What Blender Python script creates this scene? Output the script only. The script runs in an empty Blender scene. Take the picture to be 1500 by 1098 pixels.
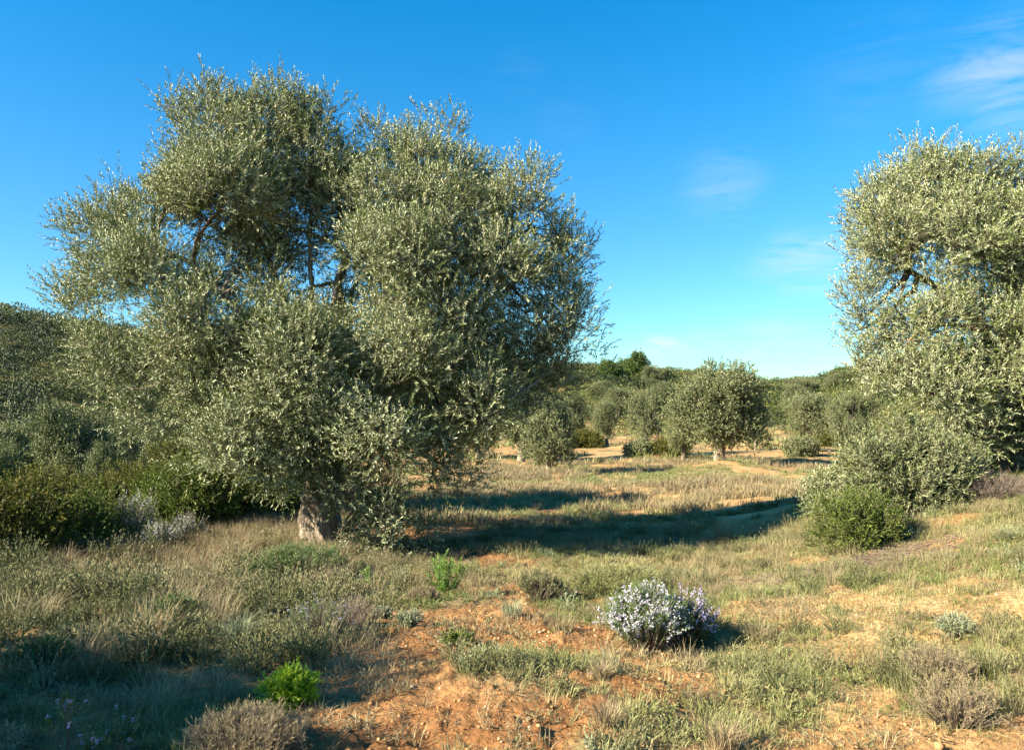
import bpy, math, random
import numpy as np
from math import radians as R

SEED = 7
rng = np.random.default_rng(SEED)
random.seed(SEED)
C = bpy.context.scene.collection

# ------------------------------------------------------------------ camera
CAMZ = 2.2
FPX = 1500 * 28 / 36.0
PITCH = math.atan(41 / FPX)
cam_d = bpy.data.cameras.new('camera'); cam = bpy.data.objects.new('camera', cam_d); C.objects.link(cam)
cam.location = (0, 0, CAMZ); cam.rotation_euler = (math.pi / 2 + PITCH, 0, 0)
cam_d.lens = 28; cam_d.sensor_width = 36; cam_d.clip_end = 3000; cam_d.clip_start = 0.05
bpy.context.scene.camera = cam


def ray(px, py):
    a = (px - 750) / FPX; b = (549 - py) / FPX
    y = math.cos(PITCH) - b * math.sin(PITCH); z = math.sin(PITCH) + b * math.cos(PITCH)
    return a / y, z / y


def P(px, py, d):
    a, b = ray(px, py)
    return np.array([a * d, d, CAMZ + b * d])


# ------------------------------------------------------------------ noise
def _h(ix, iy, s):
    n = (ix.astype(np.int64) * 374761393 + iy.astype(np.int64) * 668265263 + s * 974634777) & 0xffffffff
    n = ((n ^ (n >> 13)) * 1274126177) & 0xffffffff
    n = ((n ^ (n >> 16)) * 2246822519) & 0xffffffff
    return ((n ^ (n >> 15)) & 0xffffff) / float(0xffffff)


def vn(x, y, s=0):
    x = np.asarray(x, float); y = np.asarray(y, float)
    ix = np.floor(x); iy = np.floor(y); fx = x - ix; fy = y - iy
    fx = fx * fx * (3 - 2 * fx); fy = fy * fy * (3 - 2 * fy)
    a = _h(ix, iy, s); b = _h(ix + 1, iy, s); c = _h(ix, iy + 1, s); d = _h(ix + 1, iy + 1, s)
    return (a + (b - a) * fx) * (1 - fy) + (c + (d - c) * fx) * fy


def fbm(x, y, o=4, s=0):
    r = 0; a = .5; t = 0
    for i in range(o):
        r = r + a * vn(x * 2 ** i + 17 * i, y * 2 ** i - 9 * i, s + i); t += a; a *= .5
    return r / t


def ss(a, b, x):
    t = np.clip((x - a) / (b - a), 0, 1)
    return t * t * (3 - 2 * t)


# ------------------------------------------------------------------ terrain
_by = np.array([-400, -10, 0, 4.5, 6, 9, 12.2, 17, 25, 40, 70, 400.])
_bz = np.array([.7, .58, .55, .47, .33, .15, 0, -.22, -.55, -1.05, -.95, -.8])
_yy = np.linspace(-60, 120, 3601); _zz = np.interp(_yy, _by, _bz)
_k = np.hanning(61); _k /= _k.sum(); _zs = np.convolve(np.pad(_zz, 30, mode='edge'), _k, 'valid')


def px_az(p): return math.degrees(math.atan((p - 750) / FPX))


_crest = [  # azimuth, crest row in the photograph's geometry, crest radius, foot radius
    (-180, 500, 150, 60), (-70, 430, 120, 42), (px_az(-200), 432, 118, 40), (px_az(0), 451, 120, 40), (px_az(90), 463, 122, 42), (px_az(200), 482, 125, 45),
    (px_az(330), 505, 135, 55), (px_az(600), 538, 150, 62), (px_az(820), 549, 160, 72), (px_az(900), 552, 160, 72), (px_az(985), 555, 165, 75),
    (px_az(1050), 562, 170, 75), (px_az(1130), 572, 175, 75), (px_az(1180), 572, 172, 70), (px_az(1240), 560, 155, 62),
    (px_az(1330), 545, 145, 55), (px_az(1500), 530, 140, 50), (70, 500, 140, 45), (180, 500, 150, 60)]
_ca = [c[0] for c in _crest]
_cr = [c[2] for c in _crest]; _cf = [c[3] for c in _crest]
_ch = [(590 - c[1]) / FPX * c[2] * math.cos(R(min(abs(c[0]), 45))) + CAMZ + .8 for c in _crest]

MOUNDS = []   # (x, y, radius, height)


def base_z(x, y):
    x = np.asarray(x, float); y = np.asarray(y, float)
    r = np.hypot(x, y); az = np.degrees(np.arctan2(x, y))
    z = np.interp(y, _yy, _zs)
    # bank on the right
    bank = 1.2 * ss(2.6, 9.0, x + .12 * (13 - np.clip(y, 0, 13))) + np.clip(x - 9, 0, 60) * .05
    z = z + bank * (1 - .93 * ss(12.5, 24, y)) * ss(-30, -2, y)
    # gully on the left
    ex = np.where(y < 18, -(9.2 - .25 * y), -4.7 - .1 * (y - 18))
    z = z - 1.7 * ss(0, 5, ex - x) * ss(-25, 3, y)
    # hills around
    h = np.interp(az, _ca, _ch); r1 = np.interp(az, _ca, _cr); r0 = np.interp(az, _ca, _cf)
    t = np.clip((r - r0) / (r1 - r0), 0, 1)
    prof = .45 * t + .55 * (t * t * (3 - 2 * t))
    after = ss(0, 1, (r - r1) / 260)
    z = z + (h + .8) * prof * (1 - .8 * after)
    z = z + (fbm(x / 22, y / 22, 3, 3) - .5) * 3.0 * ss(45, 110, r) * (1 - .75 * ss(.8, 1, t))
    return z


def gz(x, y):
    x = np.asarray(x, float); y = np.asarray(y, float)
    z = base_z(x, y)
    r = np.hypot(x, y)
    z = z + (fbm(x / 2.6, y / 2.6, 3, 11) - .5) * .28 * ss(2, 6, r)
    z = z + (fbm(x / .55, y / .55, 3, 21) - .5) * .10
    for mx, my, mr, mh in MOUNDS:
        z = z + mh * np.exp(-((x - mx) ** 2 + (y - my) ** 2) / (2 * mr * mr))
    # clods and crumbs of the dry soil
    cl = fbm(x / .13, y / .13, 3, 31)
    z = z + (np.abs(cl - .5) * 2) * .075 * np.clip(1.2 - r / 16, 0, 1)
    return z


def G(px, py, dmax=400):
    a, b = ray(px, py)
    d = np.linspace(2.0, 60, 4000)
    zz = base_z(a * d, d); hit = np.nonzero(CAMZ + b * d < zz)[0]
    dd = d[hit[0]] if len(hit) else 60
    return a * dd, dd


for px, py, mr, mh in [(1075, 688, 1.3, .35), (800, 698, 1.0, .2), (470, 806, .7, .12), (700, 1010, .45, .05), (955, 672, 1.2, .2)]:
    x, y = G(px, py)
    MOUNDS.append((x, y, mr, mh))

# cover: how much of the ground carries plants or litter
BARE = [(840, 1060, .35, .8), (860, 960, .32, .9), (1020, 1010, .3, .6), (1085, 860, .35, .7), (1130, 915, .3, .6), (1010, 850, .3, .6), (640, 1060, .3, .5), (520, 1040, .25, .5), (430, 1060, .25, .5), (1200, 870, .3, .4), (700, 1030, .4, .65), (760, 1070, .35, .7), (600, 1090, .35, .5), (850, 930, .28, .8), (835, 1010, .25, .8), (885, 880, .3, .8), (950, 1030, .4, .7), (1010, 1060, .35, .5),
        (1070, 835, .45, .7), (1040, 870, .35, .6), (1110, 900, .35, .6), (1160, 920, .35, .5), (1240, 970, .25, .5), (1270, 1020, .3, .5), (1440, 850, .35, .7), (1500, 900, .3, .5),
        (1380, 800, .4, .6), (1330, 1080, .4, .6), (1460, 1060, .3, .6), (540, 1010, .5, .6), (450, 960, .3, .3), (690, 940, .3, .3), (1075, 684, 2, 1), (800, 694, 1.3, .8), (1130, 692, 2, .45), (1220, 700, 2, .35),
        (740, 645, 5, .8), (900, 642, 5, .8), (1130, 645, 5, .9), (1220, 640, 5, .9), (860, 742, .8, .6), (1060, 735, .8, .3), (1140, 730, 1.0, .3), (960, 735, .7, .6), (650, 690, 1.5, .7), (600, 738, .7, .8)]
_bare = []
for px, py, rr, a in BARE:
    x, y = G(px, py); _bare.append((x, y, rr * (.55 if y < 12 else .6), a))


def cover(x, y):
    n = fbm(x / .9, y / .9, 4, 51); m = fbm(x / 4.5, y / 3.0, 3, 61)
    c = .56 + (n - .5) * 2.3 + (m - .5) * 1.0
    for bx, by, rr, a in _bare:
        c = c - a * np.exp(-((x - bx) ** 2 + ((y - by) * (.8 if by > 14 else 1)) ** 2) / (2 * rr * rr))
    left = ss(-.5, -3.0, x + .12 * (y - 6)) * ss(4.6, 5.6, y) * ss(16, 12, y)      # dense heath on the left
    c = c + .5 * left + .2 * ss(.8, 3.5, x) * ss(18, 13, y)
    return np.clip(c, 0, 1)


# ------------------------------------------------------------------ materials
def new_mat(name):
    m = bpy.data.materials.new(name); m.use_nodes = True
    nt = m.node_tree; nt.nodes.clear()
    out = nt.nodes.new('ShaderNodeOutputMaterial')
    return m, nt, out


def ramp(nt, cols, fac=None, interp='LINEAR'):
    n = nt.nodes.new('ShaderNodeValToRGB'); e = n.color_ramp.elements
    n.color_ramp.interpolation = interp
    while len(e) < len(cols): e.new(.5)
    for i, (p, c) in enumerate(cols):
        e[i].position = p; e[i].color = (*c, 1)
    if fac is not None: nt.links.new(fac, n.inputs[0])
    return n


def leaf_mat(name, top, under=None, rough=.5, trans=.12, spec=.5, tcol=None):
    m, nt, out = new_mat(name); L = nt.links.new
    at = nt.nodes.new('ShaderNodeAttribute'); at.attribute_name = 'rnd'
    n = len(top)
    rt = ramp(nt, [(i / max(1, n - 1), c) for i, c in enumerate(top)], at.outputs['Fac'])
    col = rt.outputs[0]
    if under:
        ge = nt.nodes.new('ShaderNodeNewGeometry')
        mx = nt.nodes.new('ShaderNodeMix'); mx.data_type = 'RGBA'
        ru = ramp(nt, [(i / max(1, len(under) - 1), c) for i, c in enumerate(under)], at.outputs['Fac'])
        L(ge.outputs['Backfacing'], mx.inputs[0]); L(col, mx.inputs[6]); L(ru.outputs[0], mx.inputs[7]); col = mx.outputs[2]
    p = nt.nodes.new('ShaderNodeBsdfPrincipled'); L(col, p.inputs['Base Color'])
    p.inputs['Roughness'].default_value = rough; p.inputs['Specular IOR Level'].default_value = spec
    if trans > 0:
        t = nt.nodes.new('ShaderNodeBsdfTranslucent')
        if tcol: t.inputs[0].default_value = (*tcol, 1)
        else: L(col, t.inputs[0])
        ms = nt.nodes.new('ShaderNodeMixShader'); ms.inputs[0].default_value = trans
        L(p.outputs[0], ms.inputs[1]); L(t.outputs[0], ms.inputs[2]); L(ms.outputs[0], out.inputs[0])
    else: L(p.outputs[0], out.inputs[0])
    return m


def bark_mat(name, c1, c2, scale=9, stretch=.25, bump=.6):
    m, nt, out = new_mat(name); L = nt.links.new
    tc = nt.nodes.new('ShaderNodeTexCoord'); mp = nt.nodes.new('ShaderNodeMapping'); mp.inputs['Scale'].default_value = (1, 1, stretch)
    L(tc.outputs['Object'], mp.inputs[0])
    no = nt.nodes.new('ShaderNodeTexNoise'); no.inputs['Scale'].default_value = scale; no.inputs['Detail'].default_value = 8; no.inputs['Roughness'].default_value = .65
    L(mp.outputs[0], no.inputs[0])
    n2 = nt.nodes.new('ShaderNodeTexNoise'); n2.inputs['Scale'].default_value = scale * 4; n2.inputs['Detail'].default_value = 4
    L(mp.outputs[0], n2.inputs[0])
    rp = ramp(nt, [(.32, c1), (.5, tuple((a + b) / 2 for a, b in zip(c1, c2))), (.66, c2)], no.outputs[0])
    p = nt.nodes.new('ShaderNodeBsdfPrincipled'); L(rp.outputs[0], p.inputs['Base Color']); p.inputs['Roughness'].default_value = .9
    p.inputs['Specular IOR Level'].default_value = .2
    ad = nt.nodes.new('ShaderNodeMath'); ad.operation = 'ADD'; L(no.outputs[0], ad.inputs[0]); L(n2.outputs[0], ad.inputs[1])
    bp = nt.nodes.new('ShaderNodeBump'); bp.inputs['Strength'].default_value = bump; bp.inputs['Distance'].default_value = .05
    L(ad.outputs[0], bp.inputs['Height']); L(bp.outputs[0], p.inputs['Normal']); L(p.outputs[0], out.inputs[0])
    return m


M = {}
M['olive'] = leaf_mat('olive_leaf', [(.042, .070, .015), (.098, .140, .032), (.205, .245, .066), (.38, .38, .14)],
                      [(.11, .135, .06), (.22, .25, .13), (.44, .46, .28), (.58, .57, .38)], rough=.45, trans=.08, tcol=(.16, .21, .04), spec=.3)
M['olive_far'] = leaf_mat('olive_leaf_far', [(.040, .062, .016), (.085, .115, .031), (.155, .185, .058), (.25, .26, .10)],
                          [(.08, .10, .045), (.15, .17, .085), (.26, .275, .145), (.34, .34, .19)], rough=.55, trans=.10, tcol=(.12, .16, .04), spec=.25)
M['twig'] = bark_mat('twig_bark', (.13, .10, .065), (.24, .20, .14), 30)
M['bark'] = bark_mat('olive_bark', (.09, .062, .038), (.38, .31, .22), 7, .22, .9)
M['bark_main'] = bark_mat('old_olive_bark', (.09, .07, .048), (.42, .35, .26), 9, .16, .9)
M['bark_pale'] = bark_mat('pale_bark', (.13, .10, .065), (.38, .31, .23), 4, .3, .7)
M['bark_red'] = bark_mat('reddish_bark', (.16, .09, .05), (.48, .33, .2), 6, .3, .9)
M['lentisk'] = leaf_mat('evergreen_leaf', [(.022, .034, .007), (.052, .064, .012), (.13, .125, .020), (.27, .215, .03)], spec=.2, rough=.6, trans=.15, tcol=(.14, .18, .02))
M['lentisk_green'] = leaf_mat('dark_green_leaf', [(.038, .060, .010), (.085, .12, .020), (.20, .235, .045)], spec=.25, rough=.55, trans=.15, tcol=(.12, .2, .02))
M['rosemary'] = leaf_mat('rosemary_leaf', [(.045, .085, .015), (.09, .15, .03), (.14, .20, .05)], rough=.5, trans=.1)
M['grey_shrub'] = leaf_mat('grey_shrub_leaf', [(.16, .18, .12), (.24, .26, .18), (.33, .34, .25)], rough=.7, trans=.1)
M['white_flower'] = leaf_mat('white_flower', [(.46, .43, .54), (.62, .60, .64), (.74, .73, .71)], rough=.7, trans=.25)
M['lilac_flower'] = leaf_mat('lilac_flower', [(.34, .29, .46), (.46, .40, .58), (.60, .56, .68)], rough=.7, trans=.25)
M['lime'] = leaf_mat('lime_leaf', [(.22, .36, .012), (.36, .50, .02), (.52, .62, .05)], rough=.45, trans=.25, tcol=(.35, .5, .03))
M['fresh'] = leaf_mat('fresh_leaf', [(.08, .17, .02), (.14, .27, .03), (.22, .36, .05)], rough=.5, trans=.25)
M['heath'] = leaf_mat('heath_leaf', [(.075, .088, .026), (.13, .14, .05), (.20, .195, .085), (.26, .215, .12)], rough=.75, trans=.12)
M['silver'] = leaf_mat('silver_leaf', [(.18, .22, .11), (.25, .285, .155), (.33, .345, .21)], rough=.75, trans=.12)
M['dry_twig'] = leaf_mat('dry_twig', [(.10, .075, .055), (.16, .12, .09), (.24, .19, .14)], rough=.8, trans=0)
M['purple_dry'] = leaf_mat('purple_dry_grass', [(.15, .115, .065), (.235, .185, .10), (.33, .265, .14), (.22, .22, .09)], rough=.8, trans=.15)
M['straw'] = leaf_mat('straw', [(.17, .125, .065), (.28, .215, .115), (.40, .32, .18)], rough=.7, trans=.2)
M['grass'] = leaf_mat('grass_blade', [(.10, .14, .028), (.17, .20, .055), (.28, .27, .105), (.42, .35, .17)], rough=.6, trans=.2)
M['scrub'] = leaf_mat('scrub_leaf', [(.010, .022, .005), (.026, .042, .008), (.068, .088, .014), (.15, .155, .026), (.20, .175, .045)], rough=.6, trans=.08)
M['pine'] = leaf_mat('pine_leaf', [(.04, .075, .012), (.075, .12, .018), (.13, .17, .03)], rough=.5, trans=.1)


def stone_mat():
    m, nt, out = new_mat('stone'); L = nt.links.new
    at = nt.nodes.new('ShaderNodeAttribute'); at.attribute_name = 'rnd'
    rp = ramp(nt, [(0, (.24, .115, .045)), (.5, (.38, .20, .085)), (.9, (.47, .29, .14)), (1, (.52, .42, .30))], at.outputs['Fac'])
    p = nt.nodes.new('ShaderNodeBsdfPrincipled'); p.inputs['Roughness'].default_value = .95; p.inputs['Specular IOR Level'].default_value = .1
    L(rp.outputs[0], p.inputs['Base Color']); L(p.outputs[0], out.inputs[0])
    return m


M['stone'] = stone_mat()


def ground_mat():
    m, nt, out = new_mat('dry_soil'); L = nt.links.new
    N = nt.nodes.new
    tc = N('ShaderNodeTexCoord')
    def noise(sc, det=6, ro=.6, off=0):
        mp = N('ShaderNodeMapping'); mp.inputs['Location'].default_value = (off, off * 2, 0); L(tc.outputs['Object'], mp.inputs[0])
        n = N('ShaderNodeTexNoise'); n.inputs['Scale'].default_value = sc; n.inputs['Detail'].default_value = det; n.inputs['Roughness'].default_value = ro
        L(mp.outputs[0], n.inputs[0]); return n.outputs[0]
    def mix(f, a, b, mode='MIX'):
        x = N('ShaderNodeMix'); x.data_type = 'RGBA'; x.blend_type = mode
        if isinstance(f, float): x.inputs[0].default_value = f
        else: L(f, x.inputs[0])
        for s, v in ((6, a), (7, b)):
            if isinstance(v, tuple): x.inputs[s].default_value = (*v, 1)
            else: L(v, x.inputs[s])
        return x.outputs[2]
    soil = ramp(nt, [(.25, (.15, .072, .030)), (.45, (.26, .13, .052)), (.6, (.36, .20, .085)), (.78, (.45, .30, .155))], noise(1.3, 9, .68)).outputs[0]
    sand = ramp(nt, [(.3, (.34, .19, .075)), (.5, (.47, .30, .13)), (.7, (.58, .42, .22))], noise(2.0, 9, .65, 5)).outputs[0]
    a1 = N('ShaderNodeAttribute'); a1.attribute_name = 'sand'
    col = mix(a1.outputs['Fac'], soil, sand)
    fine = ramp(nt, [(.32, (.42, .36, .32)), (.5, (.95, .93, .9)), (.72, (1.0, .95, .88))], noise(34, 8, .78, 3)).outputs[0]
    col = mix(.8, col, fine, 'MULTIPLY')
    litter = ramp(nt, [(.3, (.105, .075, .042)), (.48, (.17, .135, .07)), (.6, (.17, .165, .07)), (.75, (.27, .22, .12))], noise(7, 8, .7, 9)).outputs[0]
    a2 = N('ShaderNodeAttribute'); a2.attribute_name = 'cover'
    ad = N('ShaderNodeMath'); ad.operation = 'ADD'; L(a2.outputs['Fac'], ad.inputs[0])
    nn = N('ShaderNodeMath'); nn.operation = 'MULTIPLY_ADD'; L(noise(16, 6, .7, 2), nn.inputs[0]); nn.inputs[1].default_value = 1.5; nn.inputs[2].default_value = -.75
    L(nn.outputs[0], ad.inputs[1])
    f = ramp(nt, [(.38, (0, 0, 0)), (.72, (.85, .85, .85))], ad.outputs[0]).outputs[0]
    col = mix(f, col, litter)
    a3 = N('ShaderNodeAttribute'); a3.attribute_name = 'hill'
    hill = ramp(nt, [(.3, (.035, .042, .012)), (.5, (.075, .075, .022)), (.7, (.20, .15, .06))], noise(.5, 8, .7, 4)).outputs[0]
    col = mix(a3.outputs['Fac'], col, hill)
    p = N('ShaderNodeBsdfPrincipled'); L(col, p.inputs['Base Color']); p.inputs['Roughness'].default_value = .95; p.inputs['Specular IOR Level'].default_value = .08
    h = N('ShaderNodeMath'); h.operation = 'ADD'; L(noise(30, 8, .7, 1), h.inputs[0])
    vo = N('ShaderNodeTexVoronoi'); vo.inputs['Scale'].default_value = 28; L(tc.outputs['Object'], vo.inputs[0])
    v2 = N('ShaderNodeMath'); v2.operation = 'MULTIPLY'; v2.inputs[1].default_value = -.6; L(vo.outputs['Distance'], v2.inputs[0]); L(v2.outputs[0], h.inputs[1])
    bp = N('ShaderNodeBump'); bp.inputs['Strength'].default_value = .8; bp.inputs['Distance'].default_value = .03
    L(h.outputs[0], bp.inputs['Height']); L(bp.outputs[0], p.inputs['Normal'])
    L(p.outputs[0], out.inputs[0])
    return m


# ------------------------------------------------------------------ mesh helpers
def mk(name, parts, parent=None, smooth=False, loc=None):
    """parts: list of (V, F(quads), rnd per face, material)"""
    parts = [p for p in parts if len(p[1])]
    V = np.concatenate([p[0] for p in parts]).astype(np.float32)
    off = np.cumsum([0] + [len(p[0]) for p in parts[:-1]])
    F = np.concatenate([p[1] + o for p, o in zip(parts, off)]).astype(np.int32)
    rnd = np.concatenate([np.broadcast_to(np.asarray(p[2], np.float32), (len(p[1]),)) for p in parts]).astype(np.float32)
    mats = []; mi = []
    for p in parts:
        if p[3] not in mats: mats.append(p[3])
        mi.append(np.full(len(p[1]), mats.index(p[3]), np.int32))
    mi = np.concatenate(mi)
    if loc is not None: V = V - np.asarray(loc, np.float32)
    me = bpy.data.meshes.new(name)
    me.vertices.add(len(V)); me.vertices.foreach_set('co', V.ravel())
    n = F.shape[1]
    me.loops.add(F.size); me.loops.foreach_set('vertex_index', F.ravel())
    me.polygons.add(len(F)); me.polygons.foreach_set('loop_start', np.arange(0, F.size, n, dtype=np.int32))
    me.polygons.foreach_set('material_index', mi)
    me.polygons.foreach_set('use_smooth', np.full(len(F), smooth))
    a = me.attributes.new('rnd', 'FLOAT', 'FACE'); a.data.foreach_set('value', rnd)
    for m in mats: me.materials.append(m)
    me.update(calc_edges=True)
    o = bpy.data.objects.new(name, me); C.objects.link(o)
    if loc is not None and parent is None: o.location = loc
    if parent is not None: o.parent = parent
    return o


def tag(o, label=None, cat=None, group=None, kind=None):
    if label: o['label'] = label
    if cat: o['category'] = cat
    if group: o['group'] = group
    if kind: o['kind'] = kind
    return o


def empty(name, loc, label, cat, group=None):
    e = bpy.data.objects.new(name, None); C.objects.link(e); e.location = loc
    e.empty_display_size = .2
    return tag(e, label, cat, group)


def copy_tree(root, loc, rz, sc, label, group=None):
    r = root.copy(); C.objects.link(r); r.location = loc; r.rotation_euler = (0, 0, rz); r.scale = sc
    r['label'] = label
    if group: r['group'] = group
    for ch in list(root.children):
        c = ch.copy(); C.objects.link(c); c.parent = r
    return r


def nrm(v):
    return v / np.maximum(np.linalg.norm(v, axis=-1, keepdims=True), 1e-9)


def rdir(n, g=rng):
    return nrm(g.normal(size=(n, 3)))


def leaves(p, d, n, L, W, fold=.18, bow=0.0):
    """one 4-point lanceolate leaf each: base p, direction d, face normal n"""
    d = nrm(d); n = nrm(n - (n * d).sum(-1, keepdims=True) * d); s = np.cross(d, n)
    L = np.broadcast_to(L, (len(p),))[:, None]; W = np.broadcast_to(W, (len(p),))[:, None]
    mid = p + d * L * .45 + n * (W * fold)
    V = np.stack([p, mid - s * W * .5, p + d * L - n * L * bow, mid + s * W * .5], 1).reshape(-1, 3)
    F = np.arange(len(V)).reshape(-1, 4)
    return V, F


def tube(pts, rad, sides=6):
    pts = np.asarray(pts, float); rad = np.asarray(rad, float)
    t = nrm(np.gradient(pts, axis=0)); up = np.array([.31, .17, .93]) if abs(t[0, 2]) < .8 else np.array([1., .2, .1])
    s = nrm(np.cross(t, up)); b = np.cross(t, s)
    an = np.linspace(0, 2 * math.pi, sides, endpoint=False)
    V = (pts[:, None] + rad[:, None, None] * (np.cos(an)[None, :, None] * s[:, None] + np.sin(an)[None, :, None] * b[:, None])).reshape(-1, 3)
    k = len(pts); F = []
    i = np.arange(k - 1)[:, None] * sides; j = np.arange(sides)[None]
    F = np.stack([i + j, i + (j + 1) % sides, i + sides + (j + 1) % sides, i + sides + j], -1).reshape(-1, 4)
    return V, F


def sticks(p, q, r0, r1):
    """many thin straight three-sided sticks"""
    n = len(p); t = nrm(q - p); s = nrm(np.cross(t, np.array([.3, .5, .81]))); b = np.cross(t, s)
    r0 = np.broadcast_to(r0, (n,))[:, None]; r1 = np.broadcast_to(r1, (n,))[:, None]
    V = []
    for c, r in ((p, r0), (q, r1)):
        for a in (0, 2.094, 4.189):
            V.append(c + r * (math.cos(a) * s + math.sin(a) * b))
    V = np.stack(V, 1).reshape(-1, 3)
    o = (np.arange(n) * 6)[:, None, None]
    F = (o + np.array([[0, 1, 4, 3], [1, 2, 5, 4], [2, 0, 3, 5]])[None]).reshape(-1, 4)
    return V, F


def cat(lst):
    V = np.concatenate([a[0] for a in lst]); off = np.cumsum([0] + [len(a[0]) for a in lst[:-1]])
    F = np.concatenate([a[1] + o for a, o in zip(lst, off)])
    return V, F


def bez(a, b, c, n=8):
    t = np.linspace(0, 1, n)[:, None]
    return (1 - t) ** 2 * a + 2 * t * (1 - t) * b + t ** 2 * c


def sprays(org, dirs, tl, nl, LL, LW, g=rng, ang=.75, jit=.25, start=.12):
    """leafy twigs with opposite pairs of leaves; returns leaf geometry, twig geometry, rnd"""
    n = len(org); tl = np.broadcast_to(tl, (n,))
    side = nrm(np.cross(dirs, g.normal(size=(n, 3)))); side2 = np.cross(dirs, side)
    bend = np.array([0, 0, 1.0]) * g.uniform(-.25, .35, (n, 1)) + g.normal(size=(n, 3)) * .12
    P_, D_, N_, T_, K_ = [], [], [], [], []
    tw = g.random(n)
    npair = nl // 2
    for k in range(npair):
        t = start + (1 - start) * (k + .5) / npair
        pos = org + dirs * (tl * t)[:, None] + bend * (tl * t * t)[:, None]
        td = nrm(dirs + bend * 2 * t)
        for sgn in (1, -1):
            s = side if k % 2 == 0 else side2
            a = ang * (1.15 - .6 * t) + g.normal(size=(n, 1)) * jit
            ld = nrm(td * np.cos(a) + sgn * s * np.sin(a) + g.normal(size=(n, 3)) * .15)
            P_.append(pos); D_.append(ld); N_.append(nrm(td + g.normal(size=(n, 3)) * .35)); T_.append(tw); K_.append(np.full(n, (k + .5) / npair))
    p = np.concatenate(P_); d = np.concatenate(D_); nn = np.concatenate(N_); tw = np.concatenate(T_)
    m = len(p)
    L = LL * g.uniform(.65, 1.2, m); W = LW * g.uniform(.75, 1.2, m)
    lf = leaves(p, d, nn, L, W)
    rn = np.clip(.35 * tw + .35 * g.random(m) + .42 * np.concatenate(K_) ** 1.6 - .06, 0, 1)  # tip leaves paler like young growth, also painting sunlit tips against a shaded interior
    st = sticks(org, org + dirs * tl[:, None] * .9 + bend * (tl * .8)[:, None], tl * .012, tl * .004)
    return lf, st, rn


def lobe_clusters(lobes, spacing, g, drop=.62):
    """cluster centres spread over the shells of overlapping ellipsoids"""
    cc, nn, ww, li = [], [], [], []
    for i, (c, r, w) in enumerate(lobes):
        c = np.array(c); r = np.array(r)
        area = 4 * math.pi * ((r[0] * r[1]) ** 1.6 + (r[0] * r[2]) ** 1.6 + (r[1] * r[2]) ** 1.6) ** (1 / 1.6) / 3 ** (1 / 1.6)
        k = max(4, int(area / spacing ** 2 * w))
        d = rdir(k, g); rad = g.uniform(.62, 1.0, (k, 1)) ** .8
        cc.append(c + d * r * rad); nn.append(nrm(d / r)); ww.append(np.full(k, w)); li.append(np.full(k, i))
    cc = np.concatenate(cc); nn = np.concatenate(nn); ww = np.concatenate(ww); li = np.concatenate(li)
    keep = np.ones(len(cc), bool)
    for i, (c, r, w) in enumerate(lobes):
        q = np.linalg.norm((cc - np.array(c)) / np.array(r), axis=1)
        keep &= ~((q < drop) & (li != i))
    return cc[keep], nn[keep], ww[keep], li[keep]


def n3(p, s, seed):
    p = p / s
    return (vn(p[:, 0] + p[:, 2] * .7, p[:, 1] - p[:, 2] * .45, seed) + vn(p[:, 1] + p[:, 2] * .8 + 31, p[:, 0] * .9 - p[:, 2] * .5, seed + 1) + vn(p[:, 2] * 1.1 + 7, p[:, 0] * .6 + p[:, 1] * .6, seed + 2)) / 3


def subdivide(lobes, g, size=.5):
    out = []
    for c, r, w in lobes:
        c = np.array(c); r = np.array(r); m = float(r.mean())
        out.append((c, r * .72, w * .45))
        k = int(np.clip(7.5 * (m / size), 5, 26))
        d = rdir(k, g); d[:, 2] += .12; d = nrm(d)
        for i in range(k):
            sr = min(size, m * .6) * g.uniform(.55, .95)
            out.append((c + d[i] * (r - sr * .55) * g.uniform(.86, 1.06), (sr, sr, sr * g.uniform(.8, 1.1)), w * g.uniform(.8, 1.0)))
    return out


def crown_geo(lobes, g, spacing=.34, ntw=14, nl=14, tl=(.16, .34), LL=.062, LW=.014, crad=.24, upb=.6, mat=None, drop=.62, size=.5, hole=.40, voids=()):
    sub = subdivide(lobes, g, size)
    cc, cn, w, _ = lobe_clusters(sub, spacing, g, drop)
    kk = n3(cc, .62 * size / .5, 17) > hole
    for vc, vr, vk in voids:
        q = np.linalg.norm((cc - np.array(vc)) / np.array(vr), axis=1)
        kk &= (q > 1) | (g.random(len(cc)) < vk)
    cc, cn, w = cc[kk], cn[kk], w[kk]
    dd_ = np.stack([np.linalg.norm((cc - np.array(c)) / np.array(r), axis=1) for c, r, q in lobes], 1); li = dd_.argmin(1)
    k = len(cc)
    rep = np.repeat(np.arange(k), ntw)
    keep = g.random(len(rep)) < (.35 + .65 * np.repeat(w, ntw)) * np.repeat(g.uniform(.45, 1.15, k), ntw)
    rep = rep[keep]; n = len(rep)
    loc = g.normal(size=(n, 3)) * crad * .6
    org = cc[rep] + loc
    dirs = nrm(cn[rep] * .75 + loc / crad * .5 + np.array([0, 0, upb]) + g.normal(size=(n, 3)) * .36)
    cr = g.random(k)
    lf, st, rn = sprays(org, dirs, g.uniform(tl[0], tl[1], n), nl, LL, LW, g)
    # whole clusters vary in hue too
    m = len(rn); crr = np.tile(cr[rep], m // n)
    rn = np.clip(rn * .7 + crr * .3, 0, 1)
    return lf, st, rn, cc, li


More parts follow.
